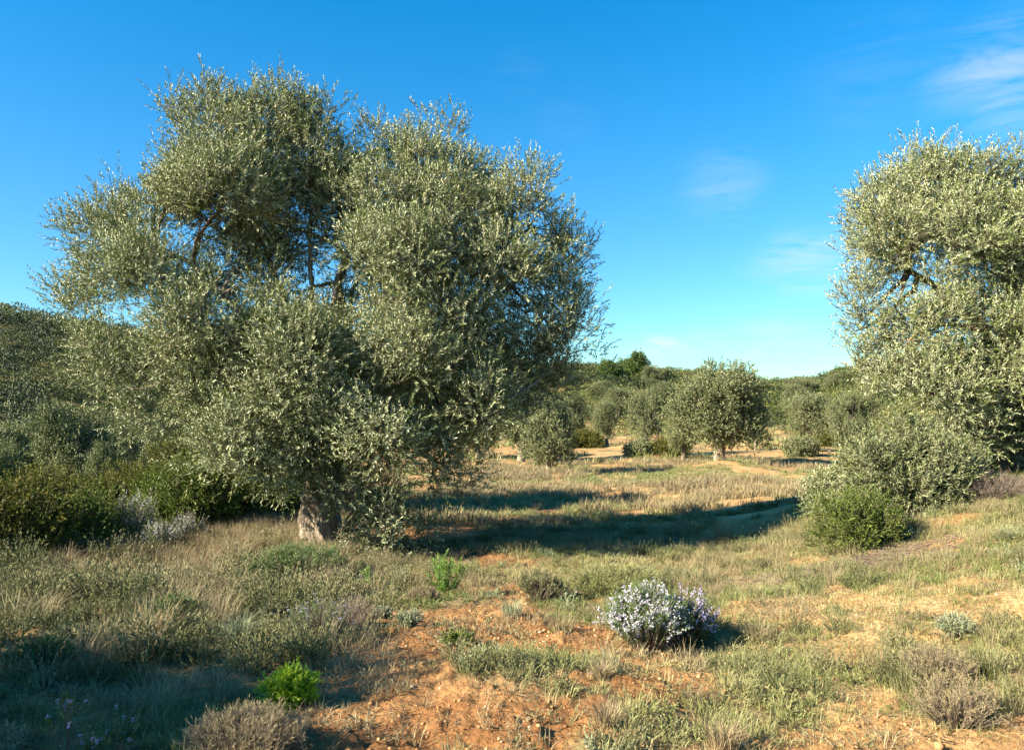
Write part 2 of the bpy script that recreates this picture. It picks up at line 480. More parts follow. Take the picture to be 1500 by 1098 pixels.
def branches(cc, li, lobes, hub_pts, hub_r, g, thick=.02):
    """branchlets that fork outward: each leaf cluster joins the nearest limb point or an inner cluster"""
    out = []
    for q in np.unique(li):
        idx = np.nonzero(li == q)[0]; hp = hub_pts[q]
        dh = np.linalg.norm(cc[idx][:, None] - hp[None], axis=2)
        order = np.argsort(dh.min(1)); nodes = list(hp); cost = [0.0] * len(hp); kids = []
        for o_ in order:
            b = cc[idx[o_]]; nd = np.array(nodes); co = np.array(cost)
            d = np.linalg.norm(nd - b, axis=1); j = int(np.argmin(d * g.uniform(.85, 1.2, len(d)) + .45 * co)); a = nd[j]
            nodes.append(b); cost.append(co[j] + d[j]); kids.append((a, b, co[j], d[j]))
        for a, b, c0, d in kids:
            m = (a + b) / 2 + g.normal(size=3) * .14 * d + np.array([0, 0, .05 * d])
            r0 = thick * .62 / (1 + 2.2 * c0); r1 = thick * .62 / (1 + 2.2 * (c0 + d)) * .7
            out.append(tube(bez(a, m, b, 5), np.linspace(r0, r1, 5), 4))
    return cat(out)


def gnarled(base, top, r0, r1, g, rings=40, sides=48, lobesn=5, twist=2.2, flare=1.6, bend=.2, depth=.2):
    """twisted fluted olive trunk"""
    base = np.array(base, float); top = np.array(top, float)
    t = np.linspace(0, 1, rings)
    mid = (base + top) / 2 + np.array([g.normal() * bend, g.normal() * bend, 0])
    tt = t[:, None]; pts = (1 - tt) ** 2 * base + 2 * tt * (1 - tt) * mid + tt ** 2 * top
    an = np.linspace(0, 2 * math.pi, sides, endpoint=False)
    rad = (r1 + (r0 - r1) * (1 - t) ** 1.2) * (1 + (flare - 1) * np.exp(-t * 9))
    A = an[None] + twist * t[:, None]
    ph = g.uniform(0, 6, 4)
    f = 1 + depth * np.sin(lobesn * A + ph[0]) + depth * .55 * np.sin((lobesn * 2 + 1) * A + ph[1] + 3 * t[:, None]) + depth * .35 * np.sin(17 * A + ph[2])
    f = f + depth * .8 * (vn(np.cos(an)[None] * 2 + 9 + 0 * tt, tt * 7 + np.sin(an)[None] * 2, 5) - .5)
    rr = rad[:, None] * f
    V = pts[:, None] + np.stack([np.cos(an)[None] * rr, np.sin(an)[None] * rr, 0 * rr], -1)
    V = V.reshape(-1, 3)
    i = np.arange(rings - 1)[:, None] * sides; j = np.arange(sides)[None]
    F = np.stack([i + j, i + (j + 1) % sides, i + sides + (j + 1) % sides, i + sides + j], -1).reshape(-1, 4)
    return V, F


def olive(name, base, fork, lobes, label, g, catn='olive tree', group=None, trunk_r=.3, top_r=.2, mat_leaf='olive', mat_bark='bark', kw={}, gn={}, nmain=8):
    root = empty(name, base, label, catn, group)
    base = np.array(base, float)
    tv = gnarled(base - np.array([0, 0, .25]), fork, trunk_r, top_r, g, **gn)
    hubs, limbs = [None] * len(lobes), []
    fk = np.array(fork); cen = np.array([np.array(l[0]) for l in lobes])
    main = [int(np.argmax(cen[:, 2] - .3 * np.abs(cen[:, 0] - fk[0])))]
    while len(main) < min(nmain, len(lobes)):
        dmin = np.min(np.linalg.norm(cen[:, None] - cen[main][None], axis=2), axis=1); main.append(int(dmin.argmax()))
    for i in main:
        c = cen[i]; d = c - fk; lenr = np.linalg.norm(d)
        m = fk + d * .42 + np.array([0, 0, .24 * lenr]) * (1 if d[2] > 0 else .6) + g.normal(size=3) * .06 * lenr
        m[:2] -= d[:2] * .12
        pts = bez(fk - np.array([0, 0, .15]), m, c, 16); pts[1:-1] += g.normal(size=(14, 3)) * .010 * lenr
        hubs[i] = pts; limbs.append(tube(pts, np.linspace(top_r * .42, top_r * .08, 16), 8))
    allp = np.concatenate([hubs[i][3:13] for i in main])
    for i in range(len(lobes)):
        if hubs[i] is not None: continue
        c = cen[i]; dist = np.linalg.norm(allp - c, axis=1) + .5 * np.maximum(0, allp[:, 2] - c[2])
        st_ = allp[int(dist.argmin())]; lenr = np.linalg.norm(c - st_)
        m = (st_ + c) / 2 + g.normal(size=3) * .12 * lenr + np.array([0, 0, .1 * lenr])
        pts = bez(st_, m, c, 10); pts[1:-1] += g.normal(size=(8, 3)) * .012 * lenr
        hubs[i] = pts; limbs.append(tube(pts, np.linspace(top_r * .17, top_r * .05, 10), 6))
    lf, st, rn, cc, li = crown_geo(lobes, g, **kw)
    br = branches(cc, li, lobes, hubs, None, g)
    near = mat_leaf == 'olive'
    o = mk('trunk', [(*tv, .5, M[mat_bark]), (*cat(limbs), .5, M[mat_bark])] + ([] if near else [(*br, .5, M['twig'])]), root, smooth=True, loc=base)
    if near: mk('branch', [(*br, .5, M['twig'])], root, smooth=True, loc=base)
    o3 = mk('crown', [(*lf, rn, M[mat_leaf]), (*st, .4, M['twig'])], root, loc=base)
    return root


# ------------------------------------------------------------------ the ground
def make_ground():
    u = np.linspace(-1, 1, 760)
    a = .9; X = a * np.sinh(u * math.asinh(700 / a)) + 0
    v = np.linspace(-1, 1, 820)
    ylo = -math.asinh(250 / 1.6); yhi = math.asinh(900 / 1.6)
    Y = 5.2 + 1.6 * np.sinh(np.linspace(ylo, yhi, 820))
    X = X + .3
    x, y = np.meshgrid(X, Y)
    z = gz(x, y)
    V = np.stack([x, y, z], -1).reshape(-1, 3)
    nx = len(X); ny = len(Y)
    i = np.arange(ny - 1)[:, None] * nx; j = np.arange(nx - 1)[None]
    F = np.stack([i + j, i + j + 1, i + nx + j + 1, i + nx + j], -1).reshape(-1, 4)
    m = ground_mat()
    o = mk('ground', [(V, F, .5, m)], smooth=True)
    me = o.data
    xv, yv = V[:, 0], V[:, 1]; r = np.hypot(xv, yv)
    sand = ss(.2, 2.8, xv - .05 * yv) * (.45 + .55 * ss(.3, .6, fbm(xv / 3, yv / 3, 3, 71)))
    sand = np.maximum(sand, ss(18, 35, r) * .75)
    hill = ss(0, 1, (r - np.interp(np.degrees(np.arctan2(xv, yv)), _ca, _cf)) / 18)
    hill = hill * (1 - .85 * ss(.60, .72, fbm(xv / 9, yv / 9, 3, 81)) * ss(-10, 10, xv))
    hill = np.maximum(hill, ss(2.0, 5, np.where(yv < 18, -(9.2 - .25 * yv), -4.7 - .1 * (yv - 18)) - xv) * ss(0, 5, yv))
    cov = cover(xv, yv)
    for nm, val in (('sand', sand), ('cover', cov), ('hill', hill)):
        at = me.attributes.new(nm, 'FLOAT', 'POINT'); at.data.foreach_set('value', np.clip(val, 0, 1).astype(np.float32))
    tag(o, kind='structure')
    return o


make_ground()

# ------------------------------------------------------------------ main olive tree
g = np.random.default_rng(101)
D0 = 12.2
bx, by = (478 - 750) / FPX * D0, D0
base_main = np.array([bx, by, float(gz(bx, by))])


def LB(px, py, off, rx, rz, w=1.0, ry=None, D=D0):
    ry = ry if ry else rx * .9
    c = P(px, py, D + off)
    return (c, (rx, ry, rz), w)


lob = [
    LB(375, 240, 0, .95, .95), LB(285, 220, .2, .66, .70, .9), LB(262, 180, .2, .34, .36, .8), LB(330, 180, .1, .55, .45, .9), LB(465, 230, .3, .62, .72, .85), LB(395, 180, .2, .55, .46, .9), LB(465, 175, .3, .42, .36, .8), LB(320, 310, -.6, .95, .8), LB(345, 285, 0, .9, .6, .85), LB(250, 375, -.1, .8, .55, .8), LB(345, 395, 0, .8, .6, .75), LB(185, 395, 0, .6, .4, .7), LB(700, 330, -.2, .6, .55, .75), LB(260, 300, 0, .6, .5, .8), LB(430, 500, -.6, .8, .6, .8), LB(240, 252, .2, .35, .4, .7),
    LB(625, 252, .6, .80, .75), LB(685, 267, .9, .45, .6, .8), LB(565, 227, 1.0, .45, .45, .7), LB(640, 207, .7, .5, .38, .8), LB(600, 340, -.4, .95, .85),
    LB(775, 335, 0, .74, .78, .85), LB(820, 390, .3, .48, .6, .7), LB(730, 420, -.5, .75, .75, .8), LB(805, 480, -.2, .68, .52, .72), LB(755, 545, .3, .75, .6, .85), LB(832, 520, .1, .48, .35, .6), LB(800, 420, 0, .6, .5, .7),
    LB(200, 350, 0, .85, .62, .85), LB(150, 335, .5, .36, .38, .6), LB(165, 440, .2, .80, .45, .8), LB(105, 440, .3, .36, .26, .6), LB(235, 420, -.7, .9, .65), LB(225, 530, -.3, .88, .75), LB(300, 600, -.5, 1.0, .78), LB(190, 570, .5, .5, .5, .8),
    LB(410, 330, .4, .85, .7, .9), LB(345, 420, -.2, .8, .55, .7), LB(500, 310, .4, .75, .8, .8), LB(515, 245, .4, .42, .5, .9), LB(545, 300, .2, .6, .6, .9), LB(440, 430, .3, .7, .5, .5), LB(340, 500, -1.0, 1.0, .85), LB(465, 560, -1.0, .95, .95), LB(380, 640, -.9, .95, .62),
    LB(600, 440, -.9, 1.0, 1.05), LB(660, 540, -.9, .9, .95), LB(560, 610, -1.2, .95, .75), LB(675, 620, -.6, .72, .6, .85), LB(600, 670, -.9, .7, .48, .8), LB(520, 700, -.8, .55, .38, .8), LB(440, 695, -.5, .5, .3, .7), LB(650, 680, -.7, .5, .35, .8),
    LB(540, 400, 1.4, 1.1, 1.0, .3), LB(300, 480, 1.4, 1.1, .9, .3), LB(640, 560, 1.2, 1.2, .9, .5), LB(450, 620, 1.2, 1.3, .8, .6), LB(700, 400, 1.1, .8, .8, .35), LB(400, 272, 1.0, .9, .7, .4),
]
fork = P(476, 655, D0)
thin = [(P(435, 415, D0), (.30, 3.0, .42), .5), (P(500, 455, D0), (.2, 3, .2), .6), (P(690, 385, D0), (.28, 3.2, .30), .35), (P(775, 455, D0), (.3, 3.0, .3), .5), (P(590, 275, D0), (.15, 3, .25), .5),
        (P(250, 455, D0), (.4, 3, .12), .4), (P(300, 330, D0), (.3, 3, .2), .5)]
olive_main = olive('olive_tree', base_main, fork, lob, 'large old olive tree with a broad silvery green crown, left of centre in the foreground', g, trunk_r=.30, top_r=.22, mat_bark='bark_main',
                   kw=dict(spacing=.18, ntw=10, nl=14, LL=.058, LW=.0145, crad=.19, tl=(.12, .28), size=.52, hole=.405, upb=.6, voids=thin), gn=dict(depth=.16, bend=.1, flare=1.5))
# upright limbs seen in the gaps of the crown
gl = []
for a, m, b in (((460, 640), (450, 520), (455, 300)), ((456, 600), (420, 450), (380, 330)), ((468, 610), (480, 460), (520, 320))):
    pts = bez(P(*a, D0), P(*m, D0 - .1), P(*b, D0 + .2), 14); pts[1:-1] += g.normal(size=(12, 3)) * .025
    gl.append(tube(pts, np.linspace(.08, .02, 14), 8))
mk('limb', [(*cat(gl), .5, M['bark'])], olive_main, smooth=True, loc=base_main)
# shoots around the foot of the trunk
sh = [LB(555, 765, -.9, .58, .45, .75), LB(605, 790, -.7, .5, .28, .6), LB(540, 808, -1.0, .42, .24, .7), LB(535, 730, -.8, .4, .32, .8)]
lf, st, rn, cc, li = crown_geo(sh, g, spacing=.2, ntw=7, nl=12, LL=.06, LW=.016, crad=.16, tl=(.12, .25), size=.3)
br = [tube(bez(base_main + np.array([.25, -.3, .1]), (base_main + c) / 2 + np.array([0, -.2, .25]), c, 6), np.linspace(.014, .004, 6), 4) for c in cc[:40]]
mk('basal_shoots', [(*lf, rn, M['olive']), (*st, .4, M['twig']), (*cat(br), .4, M['twig'])], olive_main, loc=base_main)

# ------------------------------------------------------------------ right olive tree
g = np.random.default_rng(202)
DR = 13.0
rbx, rby = (1462 - 750) / FPX * DR, DR
base_r = np.array([rbx, rby, float(gz(rbx, rby))])
lobr = [LB(px, py, off, rx, rz, w, D=DR) for px, py, off, rx, rz, w in [
    (1305, 290, 0, .58, .48, .95), (1275, 310, .1, .32, .38, .9), (1275, 370, 0, .42, .42, .9), (1345, 268, .2, .55, .45, 1), (1405, 272, .3, .6, .52, 1), (1480, 262, .4, .6, .55, 1), (1310, 345, -.2, .6, .6, .9), (1290, 410, -.2, .5, .4, .9), (1370, 350, -.8, .95, .7, 1), (1460, 340, -.6, .9, .8, 1),
    (1545, 315, .2, .95, .9, 1), (1600, 350, .2, 1.1, 1.2, 1), (1266, 465, 0, .54, .48, 1), (1252, 485, .1, .40, .34, 1), (1268, 540, .1, .4, .36, .9), (1320, 430, -.5, .65, .55, 1), (1330, 500, -.9, .75, .62, 1), (1420, 480, -1.0, 1.0, .8, 1), (1520, 480, -.6, 1.1, 1.0, 1),
    (1300, 550, -.3, .5, .5, .9), (1370, 580, -.8, .8, .5, 1), (1450, 590, -.9, .85, .55, 1), (1600, 560, 0, 1.1, .9, 1), (1420, 400, 1.8, 1.4, 1.3, .55), (1560, 420, 1.8, 1.5, 1.4, .7), (1380, 300, 1.3, .9, .7, .5), (1530, 580, -.7, .6, .4, .6), (1500, 645, -.3, .6, .42, .8), (1420, 640, -.2, .55, .35, .8)]]
fork_r = P(1490, 575, DR)
olive_r = olive('olive_tree', base_r, fork_r, lobr, 'tall old olive tree at the right edge, cut by the frame, on a sandy bank', g, trunk_r=.42, top_r=.28, mat_bark='bark_red',
                kw=dict(spacing=.19, ntw=10, nl=14, LL=.057, LW=.0145, crad=.19, tl=(.12, .28), size=.48, hole=.42, upb=.6), gn=dict(depth=.2, bend=.2, flare=1.5))


# ------------------------------------------------------------------ shrubs
def bush(name, x, y, rad, h, label, g, nst=60, mat='lentisk', LL=.03, LW=.012, per=22, cat_='shrub', group=None, flowers=None, stem_mat='dry_twig', sink=.02, up=.3, start=.3, lean=(0, 0), stem_r=.004, side_twigs=2, fl_start=.6, fl_n=8, fl_size=.012, flower_side=None, leafjit=.5, shape=1.0, ang=.8):
    z = float(gz(x, y)); base = np.array([x, y, z])
    root = empty(name, base, label, cat_, group)
    th = g.uniform(0, 2 * math.pi, nst); rr = np.sqrt(g.random(nst)) ** shape
    ex = np.cos(th) * rr * rad; ey = np.sin(th) * rr * rad
    ez = h * np.sqrt(np.clip(1 - .72 * rr ** 2.4, .05, 1)) * g.uniform(.72, 1.06, nst)
    b0 = np.stack([ex * .22, ey * .22, np.full(nst, -sink)], 1)
    tip = np.stack([ex + lean[0] * ez, ey + lean[1] * ez, ez], 1)
    mid = np.stack([ex * .55, ey * .55, ez * (.35 + .15 * (1 - rr))], 1) + g.normal(size=(nst, 3)) * .05 * rad
    def q(t): return (1 - t) ** 2 * b0 + 2 * t * (1 - t) * mid + t ** 2 * tip
    def dq(t): return nrm(2 * (1 - t) * (mid - b0) + 2 * t * (tip - mid))
    st = [sticks(q(k / 5), q((k + 1) / 5), stem_r * (1 - k / 6), stem_r * (1 - (k + 1) / 6)) for k in range(5)]
    # leafy shoots: the stems themselves and side twigs
    oo, dd, tl = [q(start * .8 + .2)], [nrm(tip - q(.45))], [np.linalg.norm(tip - q(.45), axis=1)]
    for s in range(side_twigs):
        t = g.uniform(start, .92); o = q(t); d = nrm(dq(t) * .8 + g.normal(size=(nst, 3)) * .5 + np.array([0, 0, up]))
        oo.append(o); dd.append(d); tl.append(np.full(nst, h * .28) * g.uniform(.6, 1.2, nst))
    oo = np.concatenate(oo); dd = np.concatenate(dd); tl = np.concatenate(tl)
    lf, sk, rn = sprays(oo, dd, tl, per, LL, LW, g, ang=ang, start=.05)
    keep = lf[0].reshape(-1, 4, 3)[:, 2, 2] > .01
    Fk = lf[1][keep]
    mk('foliage', [(lf[0], Fk, rn[keep], M[mat])], root)
    mk('stem', [(*cat(st), g.random(3 * nst * 5), M[stem_mat]), (*sk, .5, M[stem_mat])], root)
    if flowers:
        fm, fr = flowers
        k = g.random(len(oo)) < fr
        if flower_side is not None: k &= (oo[:, 0] * flower_side[0] + oo[:, 1] * flower_side[1]) > flower_side[2]
        o2, d2, t2 = oo[k], dd[k], tl[k]; n = len(o2)
        pp, pd = [], []
        if n <= 60: fl_start = max(fl_start, .93)
        for j in range(fl_n):
            t = fl_start + (1.03 - fl_start) * g.random(n)
            p = o2 + d2 * (t2 * t)[:, None]; out = nrm(g.normal(size=(n, 3)) + d2 * .3)
            for c in range(3):
                pp.append(p + out * .006); pd.append(nrm(out + g.normal(size=(n, 3)) * .6))
        pp = np.concatenate(pp); pd = np.concatenate(pd)
        fl = leaves(pp, pd, rdir(len(pp), g), fl_size * g.uniform(.7, 1.3, len(pp)), fl_size * .7)
        if n <= 60:
            ids = np.tile(np.arange(n), len(pp) // n); V4 = fl[0].reshape(-1, 4, 3)
            for q_ in range(n):
                mm = ids == q_; vv = V4[mm].reshape(-1, 3)
                mk('flower', [(vv, np.arange(len(vv)).reshape(-1, 4), g.random(int(mm.sum())), M[fm])], root)
        else:
            mk('flowers', [(*fl, g.random(len(pp)), M[fm])], root)
    return root


def mound(name, x, y, rad, h, label, g, mat='lentisk', LL=.05, LW=.022, spacing=.22, ntw=9, nl=10, tl=(.1, .22), size=.32, hole=.40, cat_='shrub', group=None, stems=14, upb=.6, stem_mat='twig', up=.5, crad=.14):
    """a leafy shrub: several rounded masses on stems that rise from one foot"""
    z = float(gz(x, y)); base = np.array([x, y, z]); root = empty(name, base, label, cat_, group)
    lobes = []; n = 6 + int(rad * 5)
    for k in range(n):
        th = k * 2.4 + g.uniform(-.4, .4); rr = math.sqrt((k + .5) / n) * rad * .68
        s_ = rad * g.uniform(.24, .52); hz = min(h * .5, s_ * 1.15)
        top = h * (1 - .5 * (rr / rad) ** 2) * g.uniform(.6, 1.04)
        lobes.append((np.array([math.cos(th) * rr, math.sin(th) * rr, top - hz]), (s_, s_, hz), 1.0))
        if top - 2 * hz > .1 * h: lobes.append((np.array([math.cos(th) * rr * 1.05, math.sin(th) * rr * 1.05, max(hz * .75, top - 2.2 * hz)]), (s_ * .95, s_ * .95, hz * .8), .9))
    lf, st, rn, cc, li = crown_geo(lobes, g, spacing=spacing, ntw=ntw, nl=nl, LL=LL, LW=LW, crad=crad, tl=tl, size=size, hole=hole, drop=.55, upb=upb)
    k = cc[:, 2] > .02
    br = []
    for j in g.choice(len(cc), min(len(cc), stems * 5), replace=False):
        c = cc[j]; a = np.array([c[0] * .12, c[1] * .12, -.04]); m = np.array([c[0] * .35, c[1] * .35, c[2] * .65])
        br.append(tube(bez(a, m, c, 6), np.linspace(.012, .003, 6) * (.5 + h * .6), 4))
    keep = lf[0].reshape(-1, 4, 3)[:, 2, 2] > -.02
    mk('foliage', [(lf[0], lf[1][keep], rn[keep], M[mat])], root)
    mk('stem', [(*cat(br), .5, M[stem_mat]), (*st, .5, M[stem_mat])], root)
    return root


def BG(px, py): return G(px, py)


# flowering rosemary and its violet neighbour
g = np.random.default_rng(303)
x, y = G(948, 950)
bush('rosemary_bush', x, y, .34, .50, 'round rosemary bush covered in white blossom in the sunny foreground', g, nst=230, mat='rosemary', LL=.024, LW=.005, per=30, flowers=('white_flower', .55), fl_n=11, fl_size=.014, fl_start=.4, group=None, flower_side=(-.7, -.3, -.30), side_twigs=2)
x2, y2 = x + .30, y + .2
bush('flowering_shrub', x2, y2, .32, .46, 'dark green shrub with violet flowers, just right of the white blossoming rosemary', g, nst=150, mat='rosemary', LL=.024, LW=.006, per=26, flowers=('lilac_flower', .42), fl_n=7, fl_size=.015, fl_start=.8, side_twigs=2)
x, y = G(424, 1034)
mound('lime_shrub', x, y, .115, .215, 'small bright lime green shrub on bare orange soil', g, mat='lime', LL=.024, LW=.008, spacing=.045, ntw=6, nl=14, tl=(.03, .07), size=.055, hole=.36, crad=.03)
x, y = G(468, 950)
bush('rosemary_bush', x, y, .30, .40, 'straggly half bare rosemary bush with a few pale violet flowers, above the lime green shrub', g, nst=90, mat='rosemary', LL=.02, LW=.004, per=14, flowers=('lilac_flower', .18), fl_n=3, fl_size=.011, start=.35, side_twigs=2)
x, y = G(510, 925)
bush('dry_shrub', x, y, .34, .30, 'grey leafless twiggy shrub behind the straggly rosemary', g, nst=130, mat='dry_twig', LL=.03, LW=.002, per=12, side_twigs=2, start=.3)
x, y = G(360, 1125)
bush('dry_shrub', x, y, .30, .22, 'purplish grey dry twiggy cushion cut by the bottom edge', g, nst=420, mat='purple_dry', LL=.03, LW=.0022, per=14, side_twigs=2, start=.3)
x, y = G(655, 868)
bush('green_sapling', x, y, .19, .42, 'upright bright green feathery plant in the shade edge beside the big olive', g, nst=24, mat='fresh', LL=.045, LW=.008, per=30, side_twigs=2, start=.12, up=.9)
x, y = G(538, 868)
bush('green_sapling', x, y, .06, .22, 'tiny pale green sprout under the overhanging olive shoots', g, nst=7, mat='fresh', LL=.04, LW=.008, per=14, side_twigs=1, up=1)
x, y = G(905, 868)
bush('low_cushion', x, y, .55, .26, 'wide low yellow green cushion plant behind the white rosemary', g, nst=300, mat='grass', LL=.05, LW=.005, per=16, side_twigs=2, start=.35)
x, y = G(440, 850)
bush('low_cushion', x, y, .55, .34, 'fresh green low cushion in front of the old olive trunk', g, nst=260, mat='rosemary', LL=.05, LW=.005, per=14, side_twigs=2, start=.35)
x, y = G(670, 955)
bush('low_shrub', x, y, .16, .13, 'very low dark green seedling on the reddish soil', g, nst=40, mat='lentisk_green', LL=.025, LW=.012, per=14)
# thistle like purple flowers bottom left
for i, (px, py, hh, lab) in enumerate([(100, 1120, .36, 'tallest violet flowered stalk in the dark bottom left corner'), (180, 1105, .26, 'violet flowered stalk with two heads near the bottom edge, right of the tallest'),
                                      (140, 1125, .17, 'short spreading violet flowered plant at the bottom edge between two taller stalks'), (20, 1120, .2, 'pale green leafy plant in the bottom left corner')]):
    x, y = G(px, py)
    bush('wildflower', x, y, .10, hh, lab, g, nst=9, mat='rosemary' if i < 3 else 'silver', LL=.028, LW=.007, per=16, flowers=('lilac_flower', .5) if i < 3 else None, fl_n=6, fl_size=.009, fl_start=.85, side_twigs=1, up=.8, cat_='wildflower')
# shrubs by the right olive
x, y = G(1254, 808)
mound('green_shrub', x, y, .52, .84, 'dense dark green shrub at the foot of the bank, beside the grey olive thicket', g, mat='lentisk_green', LL=.032, LW=.015, spacing=.125, ntw=8, nl=12, tl=(.08, .2), size=.2, crad=.10, hole=.455, upb=.6)
x, y = G(1330, 756)
mound('olive_thicket', x, y, .92, 1.36, 'big rounded grey green olive thicket in front of the right olive trunk', g, mat='olive_far', LL=.062, LW=.016, spacing=.17, ntw=9, nl=12, tl=(.12, .25), size=.32, crad=.13)
x, y = G(1215, 758)
mound('olive_thicket', x, y, .45, .8, 'small pale loose olive thicket left of the dark green shrub', g, mat='olive', LL=.05, LW=.014, spacing=.17, ntw=6, nl=10, tl=(.1, .2), size=.2, hole=.44, crad=.1)
x, y = G(1480, 735)
bush('dry_shrub', x, y + .3, .6, .38, 'grey dry brush below the right olive trunk', g, nst=240, mat='dry_twig', LL=.05, LW=.003, per=12, side_twigs=2)

# evergreen thicket in the gully and pale flowering shrubs at its edge
g = np.random.default_rng(404)
gully = [(20, 15.0, 1.3, 1.9, 0), (95, 14.3, 1.1, 1.7, 1), (165, 15.5, 1.2, 1.8, 0), (235, 16.5, 1.2, 2.0, 0), (300, 16.2, 1.1, 1.7, 1), (360, 17.2, 1.2, 1.9, 1), (415, 18.5, 1.1, 1.6, 0),
         (-30, 12.5, 1.3, 1.6, 1), (50, 18.2, 1.4, 2.1, 1), (200, 19.5, 1.5, 2.1, 1), (330, 20.5, 1.4, 2.0, 0), (270, 14.2, .8, 1.1, 2), (120, 12.4, .8, 1.0, 2), (10, 11.2, .9, 1.0, 0), (400, 16.0, .8, 1.1, 2)]
glab = ['dark evergreen shrub at the left edge, above the dark hollow', 'yellowish evergreen shrub above the pale flowering shrub', 'dark evergreen shrub behind the silver flowering shrub', 'tall evergreen shrub touching the lower left of the big crown',
        'yellow green shrub in the gully left of the old trunk', 'rounded yellow green shrub under the big crown', 'evergreen shrub closest to the old olive trunk, behind the straw grass',
        'evergreen shrub cut by the left edge over the tall grass', 'back row yellowish shrub below the leftmost small olives', 'back row broad shrub half hidden by the big crown', 'back row dark shrub behind the big crown',
        'low deep green shrub between the thicket and the straw grass', 'low deep green shrub left of the silver flowering shrub', 'low dark shrub in the hollow at the left edge', 'low deep green shrub just left of the old trunk grass']
for (px, d, rad, hh, k), lab in zip(gully, glab):
    x = (px - 750) / FPX * d; 
    mound('evergreen_shrub', x, d, rad * 1.1, hh * g.uniform(.72, 1.28), lab, g, mat=('lentisk', 'lentisk', 'lentisk_green')[k], LL=.055, LW=.024, spacing=.2, ntw=9, nl=10, tl=(.12, .28), size=.34, hole=.39, group='evergreen shrubs in the gully')
for px, py, rad, hh, lab in [(185, 800, .42, .85, 'silvery shrub with pale spikes of blossom at the gully edge'), (265, 800, .35, .62, 'smaller silvery spiky shrub right of the tall pale blossoming one'), (75, 815, .3, .4, 'low silvery shrub in shade at the gully edge, near the left border'), (225, 808, .3, .6, 'middle silvery shrub of the pale blossoming row')]:
    x, y = G(px, py)
    bush('silver_shrub', x, y + .2, rad, hh, lab, g, nst=60, mat='silver', LL=.03, LW=.009, per=26, side_twigs=2, start=.15, flowers=('white_flower', .7), fl_n=6, fl_size=.014, fl_start=.6, up=.8, group='silvery shrubs at the gully edge')

# ------------------------------------------------------------------ smaller olive trees (prototypes then copies)
def proto_olive(i, g, H=4.4, Wd=2.0, trunk_h=.7, n=13, label='', loc=(0, 0, 0), tr=.22, lean=0.0, bark='bark_pale', spacing=.36, low=0.0):
    lobes = []
    cz = trunk_h + (H - trunk_h) * .48; rz = (H - trunk_h) * .5
    for k in range(n):
        th = k * 2.4 + g.uniform(-.3, .3); ph = (k + .5) / n
        zz = cz + rz * (ph * 2 - 1) * .66; rr = Wd * .62 * math.sqrt(max(.05, 1 - ((ph * 2 - 1) * .93) ** 2)) * g.uniform(.6, 1.15)
        s = g.uniform(.30, .54) * min(Wd, rz) * 1.05 * (1 - .25 * abs(ph * 2 - 1))
        lobes.append((np.array([math.cos(th) * rr + lean, math.sin(th) * rr, zz]), (s, s, s * g.uniform(.8, 1.05)), 1.0))
    lobes.append((np.array([lean, 0, cz]), (Wd * .6, Wd * .6, rz * .75), .8))
    return olive('olive_tree', (0, 0, 0), np.array([lean * .5, 0, trunk_h + .35]), lobes, label, g, trunk_r=tr, top_r=tr * .8, mat_leaf='olive_far', mat_bark=bark,
                 kw=dict(spacing=spacing, ntw=10, nl=8, LL=.10, LW=.04, crad=.2, tl=(.14, .28), drop=.55, size=.45, hole=.39), gn=dict(rings=16, sides=20, bend=.12, flare=1.5))


GRP = 'olive trees standing across the valley'
g = np.random.default_rng(505)
protos = [proto_olive(0, g, 4.6, 2.1, .6, 17, 'p', tr=.24), proto_olive(1, g, 3.5, 1.7, .15, 11, 'p', tr=.16), proto_olive(2, g, 4.0, 1.9, .35, 12, 'p', tr=.2), proto_olive(3, g, 3.9, 2.3, .5, 14, 'p', tr=.2), proto_olive(4, g, 3.7, 1.9, .7, 8, 'p', tr=.17, lean=.35), proto_olive(5, g, 4.2, 1.7, .3, 9, 'p', tr=.2, lean=-.3)]
used = set()


def place(pi, px, d, hpx, wpx, label, rz=None, group=GRP, top=None):
    """hpx, wpx: how tall and wide the tree stands in the photo, turned into metres at its distance"""
    H = [4.6, 3.5, 4.0, 3.9, 3.7, 4.2][pi]; Wd = [2.1, 1.7, 1.9, 2.3, 1.9, 1.7][pi] * 2 * .98
    x = (px - 750) / FPX * d; z = float(gz(x, d))
    if top is not None: hpx = (CAMZ + ray(px, top)[1] * d - z) * FPX / d
    sz = hpx / FPX * d / H; sx = wpx / FPX * d / Wd
    rz = random.uniform(0, 6.28) if rz is None else rz
    if pi not in used:
        used.add(pi); r = protos[pi]; r.location = (x, d, z); r.rotation_euler = (0, 0, rz); r.scale = (sx, sx, sz); r['label'] = label; r['group'] = group
        return r
    return copy_tree(protos[pi], (x, d, z), rz, (sx, sx, sz), label, group)


place(0, 1054, 39, 152, 146, 'tallest olive of the mid distance, with a pale bare trunk on a sandy mound', rz=1.0, top=528)
place(1, 803, 34, 118, 88, 'low grey olive branching from the ground, right of the big crown', top=574)
place(3, 1000, 43, 108, 60, 'olive just left of the tallest mid distance olive, crowns touching', top=578)
place(4, 948, 47, 100, 70, 'slender olive with a small pale trunk, left of the tallest mid distance pair', top=566)
place(5, 890, 58, 66, 42, 'small dark round olive between the low grey olive and the slender one', top=580)
place(3, 838, 60, 74, 46, 'olive right behind the low grey olive', top=568)
place(5, 1178, 50, 88, 76, 'rounded olive standing alone right of the tallest mid distance olive', top=567)
place(3, 1106, 52, 78, 38, 'dark olive tucked behind the right side of the tallest one', top=572)
place(0, 765, 44, 118, 92, 'olive half hidden behind the right side of the big crown', top=545)
place(2, 700, 47, 95, 80, 'olive seen low behind the big crown, beside the sandy track', top=575)
